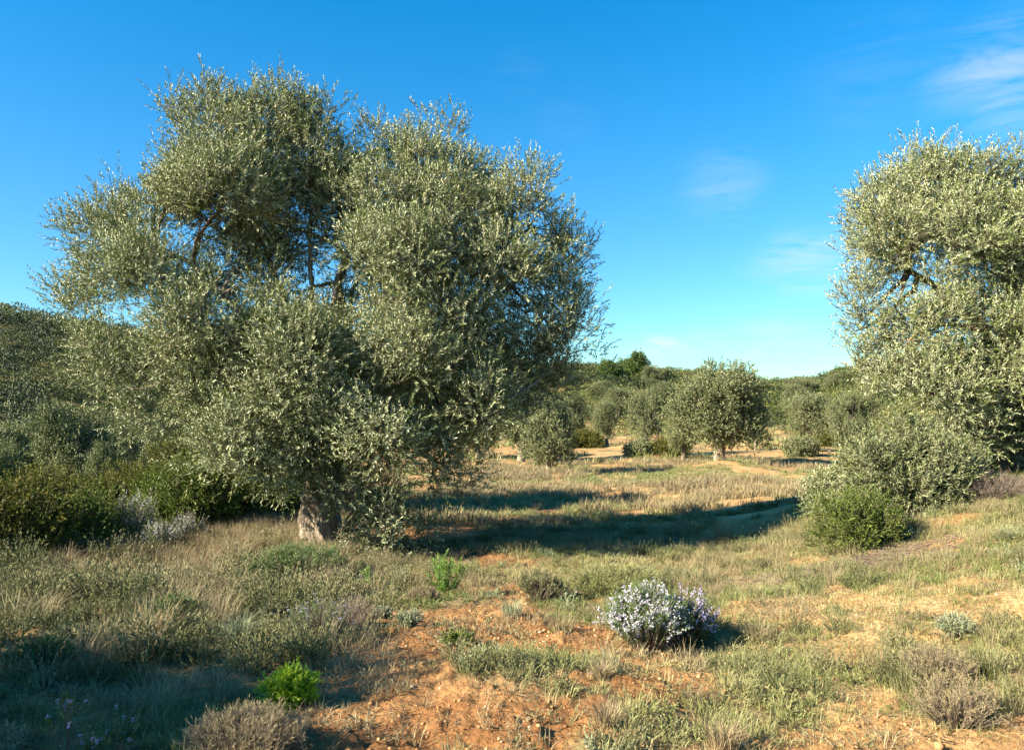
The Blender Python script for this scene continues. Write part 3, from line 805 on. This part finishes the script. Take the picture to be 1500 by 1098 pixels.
place(3, 1250, 45, 85, 80, 'olive peeping out left of the right olive thicket', top=566)
place(0, 425, 18.6, 300, 330, 'olive hidden behind the big crown, casting the second long shadow')
place(5, 28, 27, 92, 120, 'leftmost small olive at the left edge below the hill', group='small olives in the left hollow', top=600)
place(2, 112, 25, 100, 130, 'grey olive in the left hollow, second from the left edge', group='small olives in the left hollow', top=600)
place(4, 186, 30, 82, 72, 'small olive against the left side of the big crown', group='small olives in the left hollow', top=600)
place(3, 60, 33, 70, 80, 'olive behind the two leftmost small ones', group='small olives in the left hollow', top=604)
place(3, 5, 22, 75, 85, 'low olive cut by the left edge in the hollow', group='small olives in the left hollow', top=640)
place(1, 150, 23, 70, 60, 'low greyish olive nearest the evergreen thicket', group='small olives in the left hollow', top=640)
place(2, 250, 34, 90, 80, 'small olive behind the left part of the big crown', group='small olives in the left hollow', top=604)
# the tree whose shadow falls into the lower left corner
rr = proto_olive(0, np.random.default_rng(4242), 5.0, 3.0, 1.0, 26, 'olive outside the left edge whose shadow covers the lower left corner', tr=.3, spacing=.34)
rr.location = (-9.9, .65, float(gz(-9.9, .65))); rr['category'] = 'olive tree'

# the grove climbing the far slopes
gg = np.random.default_rng(606)
far = []
tries = 0
while len(far) < 28 and tries < 4000:
    tries += 1
    px = gg.uniform(690, 1330); d = gg.uniform(84, 140)
    if px < 1080 and gg.random() < .90: continue
    
    x = (px - 750) / FPX * d
    if any((x - a) ** 2 + (d - b) ** 2 < 30 for a, b, _ in far): continue
    far.append((x, d, px))
far.sort(key=lambda t: (round(t[1] / 14), t[2]))
words = ['pale', 'dark', 'broad', 'narrow', 'round', 'lopsided', 'grey', 'squat']
landm = [(760, 'behind the big crown'), (850, 'above the low grey olive'), (930, 'below the ridge pines'), (1000, 'above the slender olive'), (1090, 'behind the tallest olive'),
         (1160, 'left of the lone rounded olive'), (1225, 'above the lone rounded olive'), (1400, 'beside the right big crown')]
seen = {}
for i, (x, d, px) in enumerate(far):
    w = gg.uniform(2.6, 4.6); h = gg.uniform(2.3, 3.8)
    k = 0
    while px > landm[k][0]: k += 1
    row = 'nearest' if d < 93 else 'lower' if d < 104 else 'middle' if d < 115 else 'upper' if d < 127 else 'topmost'
    key = (k, row); seen[key] = seen.get(key, 0) + 1
    ords = ['', 'second ', 'third ', 'fourth ', 'fifth ', 'sixth ', 'seventh ']
    lab = f'{ords[seen[key]-1]}far olive of the {row} row, {landm[k][1]}'.strip()
    place(int(gg.integers(0, 6)), px, d, h / d * FPX, w / d * FPX, lab, group='far olive grove on the slopes')

for k_, p_ in enumerate(protos):
    if k_ not in used: print('UNUSED PROTO', k_)

# pines on the ridge
g = np.random.default_rng(707)


def pine(px, d, H, Wd, label):
    x = (px - 750) / FPX * d; z = float(gz(x, d)); base = np.array([x, d, z])
    lobes = []
    for k in range(9):
        th = g.uniform(0, 6.28); t = k / 8
        rr = Wd * .5 * (1 - .5 * t) * g.uniform(.4, .9)
        lobes.append((base + np.array([math.cos(th) * rr, math.sin(th) * rr, H * (.28 + .6 * t)]), (Wd * .32, Wd * .32, H * .16), 1.0))
    lf, st, rn, cc, li = crown_geo(lobes, g, spacing=.6, ntw=10, nl=10, LL=.26, LW=.08, crad=.4, tl=(.25, .5), drop=.5, size=.8, hole=.2)
    root = empty('pine_tree', base, label, 'pine tree', 'pines on the ridge')
    mk('trunk', [(*tube(bez(base, base + np.array([0, 0, H * .5]), base + np.array([.2, 0, H * .85]), 8), np.linspace(.2, .05, 8), 8), .5, M['bark'])], root, smooth=True, loc=base)
    mk('crown', [(*lf, rn, M['pine'])], root, loc=base)


pine(931, 128, 4.0, 3.6, 'largest bright green pine standing on the central ridge')
pine(893, 124, 2.8, 3.2, 'lower green pine left of the largest ridge pine')
pine(913, 132, 2.4, 2.4, 'dark pine between the two green ridge pines')
pine(1070, 152, 2.6, 3.2, 'tiny dark pine on the skyline behind the tallest mid distance olive')
pine(1235, 132, 2.2, 3.2, 'small dark pine on the skyline at the right olive crown')

for px, d, rad, hh, lab, mt in [(1172, 47, 1.1, 1.0, 'low bush at the foot of the lone rounded olive', 'olive_far'), (935, 46, 1.0, .8, 'low bush left of the slender olive trunk', 'olive_far'), (975, 46, 1.2, .8, 'low green bush right of the slender olive trunk', 'lentisk'),
                            (855, 57, 1.4, 1.0, 'low bush behind the low grey olive', 'lentisk'), (1215, 58, 1.3, 1.0, 'low bush on sandy ground right of the lone rounded olive', 'lentisk')]:
    mound('low_bush', (px - 750) / FPX * d, d, rad, hh, lab, g, mat=mt, LL=.10, LW=.045, spacing=.26, ntw=8, nl=8, tl=(.15, .3), size=.4, group='low bushes among the valley olives')


# ------------------------------------------------------------------ ground cover (stuff)
def stack(protos_, x, y, sc, g, tint=None, zsc=None, sink=.0):
    """copies of prototype tufts (V, F, rnd) merged into one mesh"""
    z = gz(x, y); n = len(x); th = g.uniform(0, 2 * math.pi, n); pid = g.integers(0, len(protos_), n)
    zsc = np.ones(n) if zsc is None else zsc
    tint = g.random(n) if tint is None else tint
    VV, FF, RR = [], [], []; off = 0
    for k, (V, F, rn) in enumerate(protos_):
        m = pid == k; c = int(m.sum())
        if not c: continue
        cs, sn = np.cos(th[m])[:, None], np.sin(th[m])[:, None]; s = sc[m][:, None]
        X = (V[None, :, 0] * cs - V[None, :, 1] * sn) * s + x[m][:, None]
        Y = (V[None, :, 0] * sn + V[None, :, 1] * cs) * s + y[m][:, None]
        Z = V[None, :, 2] * s * zsc[m][:, None] + z[m][:, None] - sink
        VV.append(np.stack([X, Y, Z], -1).reshape(-1, 3))
        FF.append((F[None] + (np.arange(c) * len(V))[:, None, None]).reshape(-1, 4) + off); off += c * len(V)
        RR.append(np.clip(rn[None] * .5 + tint[m][:, None] * .6 - .05, 0, 1).ravel())
    return np.concatenate(VV), np.concatenate(FF), np.concatenate(RR)


def blades(n, h, spread, w, g, curl=.5, lean=.35):
    """a tuft of curved grass blades, two quads each"""
    th = g.uniform(0, 6.28, n); rr = spread * .35 * np.sqrt(g.random(n))
    p = np.stack([np.cos(th) * rr, np.sin(th) * rr, np.full(n, -.01)], 1)
    th2 = th + g.normal(size=n) * .6; out = np.stack([np.cos(th2), np.sin(th2), 0 * th2], 1)
    H = h * g.uniform(.5, 1.1, n); le = lean * g.uniform(.2, 1.3, n)
    up = np.array([0, 0, 1.])
    a = p; b = p + (up + out * le[:, None] * .7) * (H * .5)[:, None]
    c = p + up * (H * (1 - curl * le))[:, None] + out * (le * H * 1.3)[:, None]
    s = np.stack([-np.sin(th2 + g.normal(size=n) * .8), np.cos(th2), 0 * th2], 1) * w * .5
    V = np.stack([a - s, a + s, b + s * .8, b - s * .8, c + s * .2, c - s * .2], 1).reshape(-1, 3)
    o = (np.arange(n) * 6)[:, None, None]
    F = (o + np.array([[0, 1, 2, 3], [3, 2, 4, 5]])[None]).reshape(-1, 4)
    return V, F, np.repeat(g.random(n), 2)


def sprig(nst, h, rad, LL, LW, per, g, up=.6):
    th = g.uniform(0, 6.28, nst); rr = np.sqrt(g.random(nst))
    o = np.stack([np.cos(th) * rr * rad * .5, np.sin(th) * rr * rad * .5, np.zeros(nst)], 1)
    d = nrm(np.stack([np.cos(th) * rr * .8, np.sin(th) * rr * .8, np.full(nst, up + .3)], 1) + g.normal(size=(nst, 3)) * .15)
    lf, st, rn = sprays(o, d, h * g.uniform(.6, 1.1, nst), per, LL, LW, g, ang=.6, start=.1)
    V, F = cat([lf, st])
    return V, F, np.concatenate([rn, np.full(len(st[1]), .1)])


def scatter(n, x0, x1, y0, y1, dens, g):
    x = g.uniform(x0, x1, n * 3); y = g.uniform(y0, y1, n * 3)
    # keep what the picture can see, with a margin all around
    k = (np.abs(x) < .78 * np.abs(y) + 2.5) & (g.random(n * 3) < dens(x, y))
    x, y = x[k], y[k]
    return x[:n], y[:n]


def gully_mask(x, y): return ss(1.0, 3.0, np.where(y < 18, -(9.2 - .25 * y), -4.7 - .1 * (y - 18)) - x)


g = np.random.default_rng(808)
heath_l = lambda x, y: ss(-.4, -2.2, x + .15 * (y - 6)) * ss(5.0, 5.8, y) * ss(15.5, 12, y)
# short green grass, near
pg = [blades(26, .10, .14, .004, g, .5, .55) for _ in range(5)] + [sprig(7, .07, .09, .022, .006, 8, g, .3) for _ in range(4)]
x, y = scatter(19000, -11, 13, 2.2, 16, lambda x, y: ss(.42, .8, cover(x, y)) * (.35 + .65 * ss(.42, .6, fbm(x / 1.3, y / 1.3, 3, 91))) * (1 - .85 * heath_l(x, y)), g)
o = mk('grass', [(*stack(pg, x, y, g.uniform(.6, 1.35, len(x)), g, tint=np.clip(fbm(x / 1.1, y / 1.1, 3, 93) * 1.7 - .35, 0, 1)), M['grass'])]); tag(o, 'short patchy green grass in the near clearing', 'grass', kind='stuff')
x, y = scatter(17000, -3, 12, 2.4, 15, lambda x, y: ss(-.5, 2, x) * (.25 + .75 * ss(.05, .45, cover(x, y))), g)
pq = [blades(12, .07, .16, .0035, g, .4, .7) for _ in range(5)]
o = mk('sparse_grass', [(*stack(pq, x, y, g.uniform(.5, 1.3, len(x)), g, tint=np.clip(.35 + fbm(x / 1.2, y / 1.2, 3, 193) * .9, 0, 1)), M['grass'])]); tag(o, 'thin bleached grass over the sandy soil on the right', 'grass', kind='stuff')
# grey herbs near
ph = [sprig(26, .15, .13, .022, .006, 18, g) for _ in range(6)]
x, y = scatter(3900, -11, 12, 2.6, 16, lambda x, y: ss(.45, .9, cover(x, y)) * ss(.45, .62, fbm(x / 1.0, y / 1.0, 3, 95)) * (1 - .6 * ss(.5, 2, x)) * (1 - .2 * heath_l(x, y)) + .45 * heath_l(x, y) * ss(.6, .48, fbm(x / .9, y / .9, 3, 98)), g)
k = g.random(len(x)) < 1 - .75 * heath_l(x, y) * ss(.50, .40, fbm(x / .75, y / .75, 3, 197)); x, y = x[k], y[k]
hl = heath_l(x, y)
o = mk('herb_cover', [(*stack(ph, x, y, g.uniform(.6, 1.2, len(x)) * (1 + .55 * hl * (.0 + 2.0 * ss(.35, .7, fbm(x / .7, y / .7, 2, 196)))), g, tint=np.clip(fbm(x / .8, y / .8, 3, 96) * 2.6 - .8, 0, 1)), M['heath'])]); tag(o, 'grey green low heath covering the ground', 'ground cover', kind='stuff')
x, y = scatter(1100, -11, 12, 2.6, 15, lambda x, y: ss(.4, .8, cover(x, y)) * ss(.52, .68, fbm(x / .8, y / .8, 3, 97)), g)
ps = [sprig(14, .11, .09, .024, .007, 12, g) for _ in range(5)]
o = mk('silver_herb_cover', [(*stack(ps, x, y, g.uniform(.6, 1.25, len(x)), g), M['silver'])]); tag(o, 'silvery herbs scattered through the grass', 'ground cover', kind='stuff')
# dry twiggy tufts
pt = [blades(70, .19, .2, .0032, g, .25, .6) for _ in range(5)]
x, y = scatter(2600, -11, 12, 2.4, 16, lambda x, y: ss(.3, .75, cover(x, y)) * ss(.46, .66, fbm(x / 1.0, y / 1.0, 3, 98)) + .7 * heath_l(x, y) * ss(.5, .62, fbm(x / .9, y / .9, 3, 98)), g)
hl = heath_l(x, y)
o = mk('dry_tuft_cover', [(*stack(pt, x, y, g.uniform(.55, 1.2, len(x)) * (1 + .5 * hl), g), M['purple_dry'])]); tag(o, 'brownish dry tufts between the herbs', 'ground cover', kind='stuff')
pz = [sprig(6, .05, .06, .016, .004, 8, g, .2) for _ in range(4)] + [blades(22, .07, .12, .0028, g, .3, .8) for _ in range(4)]
x, y = scatter(2600, -4, 7, 2.3, 11, lambda x, y: ss(.55, .1, cover(x, y)) * ss(.36, .62, fbm(x / .5, y / .5, 3, 211)), g)
o = mk('soil_weeds', [(*stack(pz, x, y, g.uniform(.6, 1.9, len(x)), g), M['purple_dry'])]); tag(o, 'small dry weeds dotted over the bare orange soil', 'ground cover', kind='stuff')
x, y = scatter(700, -4, 7, 2.3, 11, lambda x, y: ss(.55, .15, cover(x, y)) * ss(.45, .62, fbm(x / .6, y / .6, 3, 213)), g)
o = mk('soil_herbs', [(*stack(pz[:4], x, y, g.uniform(.8, 2.2, len(x)), g), M['heath'])]); tag(o, 'small green herbs dotted over the bare orange soil', 'ground cover', kind='stuff')
# straw
pw = [blades(60, .34, .3, .0035, g, .5, .55) for _ in range(5)]
edge = lambda x, y: np.exp(-((x - np.where(y < 18, -(9.2 - .25 * y), -4.7)) - .6) ** 2 / 1.2)
x, y = scatter(1500, -11, 2, 7.5, 19, lambda x, y: edge(x, y) * ss(.35, .6, fbm(x / 1.2, y / 1.2, 3, 99)) * ss(8, 12, y) + .02, g)
x = np.append(x, g.normal(-4.3, .9, 520)); y = np.append(y, g.normal(13.6, 1.2, 520))
o = mk('straw_grass', [(*stack(pw, x, y, g.uniform(.6, 1.15, len(x)), g), M['straw'])]); tag(o, 'tall pale straw grass along the gully edge', 'grass', kind='stuff')
# litter of dead stalks lying on the soil
n = 24000
x, y = scatter(n, -8, 10, 2.2, 14, lambda x, y: .25 + .5 * ss(.2, .6, cover(x, y)), g); n = len(x)
th = g.uniform(0, 6.28, n); ll = g.uniform(.02, .11, n); z = gz(x, y) + .006
p = np.stack([x, y, z], 1); x2 = x + np.cos(th) * ll; y2 = y + np.sin(th) * ll
q = np.stack([x2, y2, gz(x2, y2) + g.uniform(.004, .03, n)], 1)
o = mk('dead_stalks', [(*sticks(p, q, .0014, .0008), np.repeat(g.random(n), 3), M['straw'])]); tag(o, 'dead stalks lying on the soil', 'litter', kind='stuff')
lx, ly = G(1245, 835)
n = 2600; x = g.normal(lx, .75, n); y = g.normal(ly, .4, n); th = g.uniform(0, 6.28, n); ll = g.uniform(.05, .2, n)
p = np.stack([x, y, gz(x, y) + .008], 1); x2 = x + np.cos(th) * ll; y2 = y + np.sin(th) * ll
q = np.stack([x2, y2, gz(x2, y2) + g.uniform(.0, .04, n)], 1)
o = mk('twig_litter', [(*sticks(p, q, .003, .0015), np.repeat(g.random(n) * .7, 3), M['dry_twig'])]); tag(o, 'brown twig litter spread on the slope below the dark green shrub', 'litter', kind='stuff')

# gravel and crumbs
ico = np.array([[0, 0, -1], [.72, -.53, -.45], [-.28, -.85, -.45], [-.89, 0, -.45], [-.28, .85, -.45], [.72, .53, -.45], [.28, -.85, .45], [-.72, -.53, .45], [-.72, .53, .45], [.28, .85, .45], [.89, 0, .45], [0, 0, 1]])
icf = [(0, 2, 1, 1), (0, 3, 2, 2), (0, 4, 3, 3), (0, 5, 4, 4), (0, 1, 5, 5), (1, 2, 6, 6), (2, 3, 7, 7), (3, 4, 8, 8), (4, 5, 9, 9), (5, 1, 10, 10), (1, 6, 10, 10), (2, 7, 6, 6), (3, 8, 7, 7), (4, 9, 8, 8), (5, 10, 9, 9), (11, 10, 6, 6), (11, 6, 7, 7), (11, 7, 8, 8), (11, 8, 9, 9), (11, 9, 10, 10)]


def stones(x, y, s, g):
    n = len(x); z = gz(x, y)
    V = ico[None] * g.uniform(.7, 1.25, (n, 12, 1)) * (s[:, None] * g.uniform(.7, 1.3, (n, 3)))[:, None] * np.array([1, 1, .7])
    V = V + np.stack([x, y, z + s * .25], 1)[:, None]
    F = np.array(icf)[None] + (np.arange(n) * 12)[:, None, None]
    # triangles stored as three-cornered fans: pinch the fourth corner at an edge midpoint
    T = F.reshape(-1, 4)[:, :3]
    Vf = V.reshape(-1, 3)
    return Vf, T, np.repeat(g.random(n), 20)


def mk_tri(name, V, T, rn, mat):
    me = bpy.data.meshes.new(name); me.vertices.add(len(V)); me.vertices.foreach_set('co', V.astype(np.float32).ravel())
    me.loops.add(T.size); me.loops.foreach_set('vertex_index', T.astype(np.int32).ravel()); me.polygons.add(len(T))
    me.polygons.foreach_set('loop_start', np.arange(0, T.size, 3, dtype=np.int32))
    a = me.attributes.new('rnd', 'FLOAT', 'FACE'); a.data.foreach_set('value', rn.astype(np.float32)); me.materials.append(mat); me.update(calc_edges=True)
    o = bpy.data.objects.new(name, me); C.objects.link(o); return o


x, y = scatter(15000, -5, 7, 2.2, 11, lambda x, y: (.12 + .88 * ss(.6, .15, cover(x, y))) * ss(13, 3, y), g)
s = .0035 + .012 * g.random(len(x)) ** 4.5 + .012 * (g.random(len(x)) < .010)
o = mk_tri('gravel', *stones(x, y, s, g), M['stone']); tag(o, 'orange crumbs and small stones strewn on the bare soil', 'gravel', kind='stuff')

# mid distance cover
pm = [blades(22, .26, .34, .012, g, .3, .5) for _ in range(5)]
gm = lambda x, y: (1 - gully_mask(x, y))
x, y = scatter(15000, -16, 26, 15, 45, lambda x, y: ss(.3, .62, cover(x, y)) * gm(x, y) * ss(.40, .55, fbm(x / 4, y / 2.2, 3, 111)) * ss(60, 15, y), g)
o = mk('dry_meadow', [(*stack(pm, x, y, g.uniform(.7, 1.4, len(x)), g), M['purple_dry'])]); tag(o, 'brownish dry meadow grass across the clearing', 'grass', kind='stuff')
pm2 = [blades(22, .15, .3, .012, g, .5, .6) for _ in range(5)]
x, y = scatter(14000, -16, 26, 14, 45, lambda x, y: ss(.35, .7, cover(x, y)) * gm(x, y) * ss(.56, .42, fbm(x / 4, y / 2.2, 3, 111)) * ss(60, 15, y), g)
o = mk('meadow_grass', [(*stack(pm2, x, y, g.uniform(.7, 1.4, len(x)), g), M['grass'])]); tag(o, 'short green grass of the middle clearing', 'grass', kind='stuff')
pm3 = [blades(14, .4, .9, .05, g, .4, .6) for _ in range(4)]
x, y = scatter(6000, -60, 75, 42, 95, lambda x, y: .4 * ss(.45, .6, fbm(x / 9, y / 6, 3, 121)), g)
k = x > -.25 * y; x, y = x[k], y[k]
o = mk('far_meadow_grass', [(*stack(pm3, x, y, g.uniform(.6, 1.3, len(x)), g), M['grass'])]); tag(o, 'yellow green grass of the far clearing between the olives', 'grass', kind='stuff')

# scrub on the hills
def clump(n, g, s=.10, flat=.75):
    d = rdir(n, g); r = g.uniform(.45, 1, (n, 1)); p = d * r * np.array([.62, .62, flat * .62]); p[:, 2] += .30
    k = fbm(p[:, 0] * 4 + 5, p[:, 1] * 4 + p[:, 2] * 3, 2, 7) > .36; p = p[k]; d = d[k]
    V, F = leaves(p, nrm(d + g.normal(size=p.shape) * .6), nrm(d + g.normal(size=p.shape) * .7), s * g.uniform(.7, 1.4, len(p)), s * .6 * g.uniform(.7, 1.3, len(p)))
    return V, F, g.random(len(F))


pc = [clump(250, g) for _ in range(7)]
N = 15000
az = g.uniform(-36, 36, N * 2); rr = np.sqrt(g.uniform(34 ** 2, 190 ** 2, N * 2)); x = np.sin(np.radians(az)) * rr; y = np.cos(np.radians(az)) * rr
foot = np.interp(az, _ca, _cf); crest = np.interp(az, _ca, _cr)
dn = ss(-4, 10, rr - foot) * (.22 + .78 * ss(.42, .56, fbm(x / 6, y / 6, 3, 131))) * (rr < crest + 8)
dn = np.where((az > 0) & (rr < 120), dn * .55, dn)
k = g.random(N * 2) < dn; x, y, rr, az = x[k][:N], y[k][:N], rr[k][:N], az[k][:N]
tint = np.clip(fbm(x / 5, y / 5, 3, 133) * 2.0 - .65 + g.normal(size=len(x)) * .16, 0, 1)
sc = (.5 + 1.6 * g.random(len(x)) ** 1.8) * (1 + .35 * ss(70, 130, rr))
o = mk('hillside_scrub', [(*stack(pc, x, y, sc, g, tint=tint), M['scrub'])]); tag(o, 'dark green scrub covering the hills', 'scrub', kind='stuff')

# ------------------------------------------------------------------ a few tufts that stand out
g = np.random.default_rng(909)
for px, py, rad, hh, mt, lab, k in [
    (1335, 1010, .30, .24, 'heath', 'grey green spiky tuft on the sandy right foreground', 0), (1290, 985, .2, .2, 'straw', 'thin straw tuft left of the grey spiky tuft', 0),
    (890, 1075, .15, .16, 'straw', 'dry straw tuft on the path near the bottom edge', 0), (1060, 1105, .2, .16, 'straw', 'straw tuft cut by the bottom edge right of the path', 0),
    (1060, 790, .35, .42, 'straw', 'straw tuft at the edge of the long olive shadow', 0), (60, 930, .3, .34, 'purple_dry', 'tan dry tuft near the left edge above the corner shadow', 0),
    (820, 930, .22, .2, 'purple_dry', 'brown dry tuft left of the white blossoming rosemary', 0), (350, 945, .2, .25, 'silver', 'silvery tuft at the rim of the lower left shadow', 0),
    (1110, 945, .22, .2, 'straw', 'pale dry tuft right of the violet shrub', 0), (880, 1015, .14, .14, 'straw', 'small straw tuft below the white blossoming rosemary', 0),
    (750, 905, .22, .2, 'silver', 'silvery tuft on the rise left of the path', 0), (1450, 985, .25, .2, 'heath', 'grey green tuft near the right edge', 0), (300, 830, .35, .45, 'straw', 'arching straw tuft beside the silvery shrubs', 0),
    (700, 735, .2, .35, 'silver', 'grey tuft just beyond the long shadow', 0), (100, 850, .4, .5, 'straw', 'arching tall straw tuft at the dark hollow', 0)]:
    x, y = G(px, py); z = float(gz(x, y))
    V, F, rn = blades(240, hh, rad, .0035, g, .45, .7 if hh > .2 else .55)
    o = mk('grass_tuft', [(V, F, rn, M[mt])]); o.location = (x, y, z); tag(o, lab, 'tuft', 'tufts that stand out')

hp = [(60, 985, 0), (150, 890, 1), (215, 860, 2), (255, 925, 0), (330, 885, 1), (380, 860, 0), (20, 880, 2), (110, 945, 2), (300, 860, 2), (395, 915, 3), (180, 960, 3), (60, 860, 1), (560, 905, 3), (600, 925, 3), (350, 815, 1), (620, 880, 1), (790, 880, 2), (1400, 930, 3), (1400, 1060, 1), (1375, 1000, 1)]
hname = ['dark green heath cushion', 'brown dry heath cushion', 'olive green heath cushion', 'silvery heath cushion']
land2 = [('white blossoming rosemary', 948, 950), ('lime green shrub', 424, 1010), ('straggly rosemary', 468, 930), ('old olive trunk', 470, 790), ('dark green shrub', 1262, 790), ('feathery green plant', 655, 860), ('corner violet flowers', 140, 1080), ('silvery spiky shrubs', 220, 790)]
dup_ = {}
for px, py, k in hp:
    x, y = G(px, py); rad = g.uniform(.12, .28) * (.75 if k == 3 else 1)
    nm = min(land2, key=lambda t: (t[1] - px) ** 2 + (t[2] - py) ** 2)
    side = ('right' if px > nm[1] + 20 else 'left') + (' below' if py > nm[2] + 25 else ' above' if py < nm[2] - 25 else ' level')
    lab = f'{hname[k]}, {side.split()[1]} and to the {side.split()[0]} of the {nm[0]}'.replace('level and', 'set')
    q = dup_.get(lab, 0); dup_[lab] = q + 1
    if q: lab = lab.replace('heath cushion', 'outer heath cushion' if q == 1 else 'smaller heath cushion')
    if k == 1: bush('heath_cushion', x, y, rad * 1.2, rad * 1.15, lab, g, nst=150, mat='purple_dry', LL=.022, LW=.003, per=16, side_twigs=2, start=.3, group='heath cushions')
    else: bush('heath_cushion', x, y, rad, rad * 1.05, lab, g, nst=110, mat=('rosemary', '', 'heath', 'silver')[k], LL=.022, LW=.006, per=24, side_twigs=2, start=.2, group='heath cushions')

# ------------------------------------------------------------------ light and sky
SUN_AZ = math.atan2(-.915, -.405); SUN_EL = R(28.5)
sd = bpy.data.lights.new('sun', 'SUN'); so = bpy.data.objects.new('sun', sd); C.objects.link(so)
sd.energy = 5.0; sd.angle = R(.5); sd.color = (1.0, .88, .69)
dirv = np.array([math.sin(SUN_AZ) * math.cos(SUN_EL), math.cos(SUN_AZ) * math.cos(SUN_EL), math.sin(SUN_EL)])
from mathutils import Vector
so.rotation_euler = Vector(dirv).to_track_quat('Z', 'Y').to_euler()
w = bpy.data.worlds.new('World'); bpy.context.scene.world = w; w.use_nodes = True
nt = w.node_tree; L = nt.links.new; bg = nt.nodes['Background']; bg.inputs[1].default_value = .052
sky = nt.nodes.new('ShaderNodeTexSky'); sky.sky_type = 'NISHITA'; sky.sun_disc = False; sky.sun_elevation = SUN_EL; sky.sun_rotation = SUN_AZ % (2 * math.pi)
sky.air_density = 1.0; sky.dust_density = .3; sky.ozone_density = 1.6; sky.altitude = 300
hs = nt.nodes.new('ShaderNodeHueSaturation'); hs.inputs['Saturation'].default_value = 1.5; hs.inputs['Hue'].default_value = .496; hs.inputs['Value'].default_value = 1.18; L(sky.outputs[0], hs.inputs['Color'])
tc = nt.nodes.new('ShaderNodeTexCoord')
sx = nt.nodes.new('ShaderNodeSeparateXYZ'); L(tc.outputs['Generated'], sx.inputs[0])
hz = ramp(nt, [(0, (.50, .80, .93)), (.10, (.58, .84, .98)), (.28, (.92, 1.05, 1.1)), (.6, (1.2, 1.3, 1.24))], sx.outputs[2])
mu = nt.nodes.new('ShaderNodeMix'); mu.data_type = 'RGBA'; mu.blend_type = 'MULTIPLY'; mu.inputs[0].default_value = 1; L(hs.outputs[0], mu.inputs[6]); L(hz.outputs[0], mu.inputs[7])
# thin wisps of cirrus
mp = nt.nodes.new('ShaderNodeMapping'); mp.inputs['Scale'].default_value = (2.4, 2.4, 9); mp.inputs['Rotation'].default_value = (0, R(-20), 0); L(tc.outputs['Generated'], mp.inputs[0])
no = nt.nodes.new('ShaderNodeTexNoise'); no.inputs['Scale'].default_value = 2.6; no.inputs['Detail'].default_value = 9; no.inputs['Roughness'].default_value = .62; no.inputs['Distortion'].default_value = 1.3
L(mp.outputs[0], no.inputs[0])
rp = ramp(nt, [(.38, (0, 0, 0)), (.72, (1, 1, 1))], no.outputs[0])
acc = None
for px, py, rad, amp in [(1440, 110, .09, .36), (1500, 60, .07, .25), (1060, 270, .08, .28), (975, 505, .045, .8), (1020, 500, .05, .4), (1090, 517, .035, .9), (1180, 390, .10, .45), (1180, 350, .07, .35), (1130, 485, .08, .4), (960, 515, .06, .5), (760, 110, .05, .05), (830, 170, .06, .04), (1280, 110, .12, .08), (1500, 150, .08, .3)]:
    a, b = ray(px, py); v = Vector((a, 1, b)).normalized()
    ds = nt.nodes.new('ShaderNodeVectorMath'); ds.operation = 'SUBTRACT'; L(tc.outputs['Generated'], ds.inputs[0]); ds.inputs[1].default_value = v
    sc_ = nt.nodes.new('ShaderNodeVectorMath'); sc_.operation = 'MULTIPLY'; sc_.inputs[1].default_value = (1, 1, 1.9 if py > 340 else 1.2); L(ds.outputs[0], sc_.inputs[0])
    ln = nt.nodes.new('ShaderNodeVectorMath'); ln.operation = 'LENGTH'; L(sc_.outputs[0], ln.inputs[0])
    mr = nt.nodes.new('ShaderNodeMapRange'); mr.interpolation_type = 'SMOOTHERSTEP'; mr.inputs['From Min'].default_value = 0; mr.inputs['From Max'].default_value = rad; mr.inputs['To Min'].default_value = amp; mr.inputs['To Max'].default_value = 0
    L(ln.outputs['Value'], mr.inputs['Value'])
    if acc is None: acc = mr.outputs[0]
    else:
        ad = nt.nodes.new('ShaderNodeMath'); ad.operation = 'ADD'; L(acc, ad.inputs[0]); L(mr.outputs[0], ad.inputs[1]); acc = ad.outputs[0]
ml = nt.nodes.new('ShaderNodeMath'); ml.operation = 'MULTIPLY'; ml.use_clamp = True; L(acc, ml.inputs[0]); L(rp.outputs[0], ml.inputs[1])
mx = nt.nodes.new('ShaderNodeMix'); mx.data_type = 'RGBA'; L(ml.outputs[0], mx.inputs[0]); L(mu.outputs[2], mx.inputs[6]); mx.inputs[7].default_value = (4.9, 5.3, 5.6, 1)
L(mx.outputs[2], bg.inputs[0])

s = bpy.context.scene
s.view_settings.view_transform = 'Standard'; s.view_settings.look = 'None'; s.view_settings.exposure = 1.85; s.view_settings.gamma = 1
s.cycles.max_bounces = 6; s.cycles.diffuse_bounces = 2; s.cycles.transmission_bounces = 3; s.cycles.use_denoising = True; s.cycles.denoiser = 'OPENIMAGEDENOISE'; s.cycles.denoising_prefilter = 'ACCURATE'
print('faces', sum(len(m.polygons) for m in bpy.data.meshes))
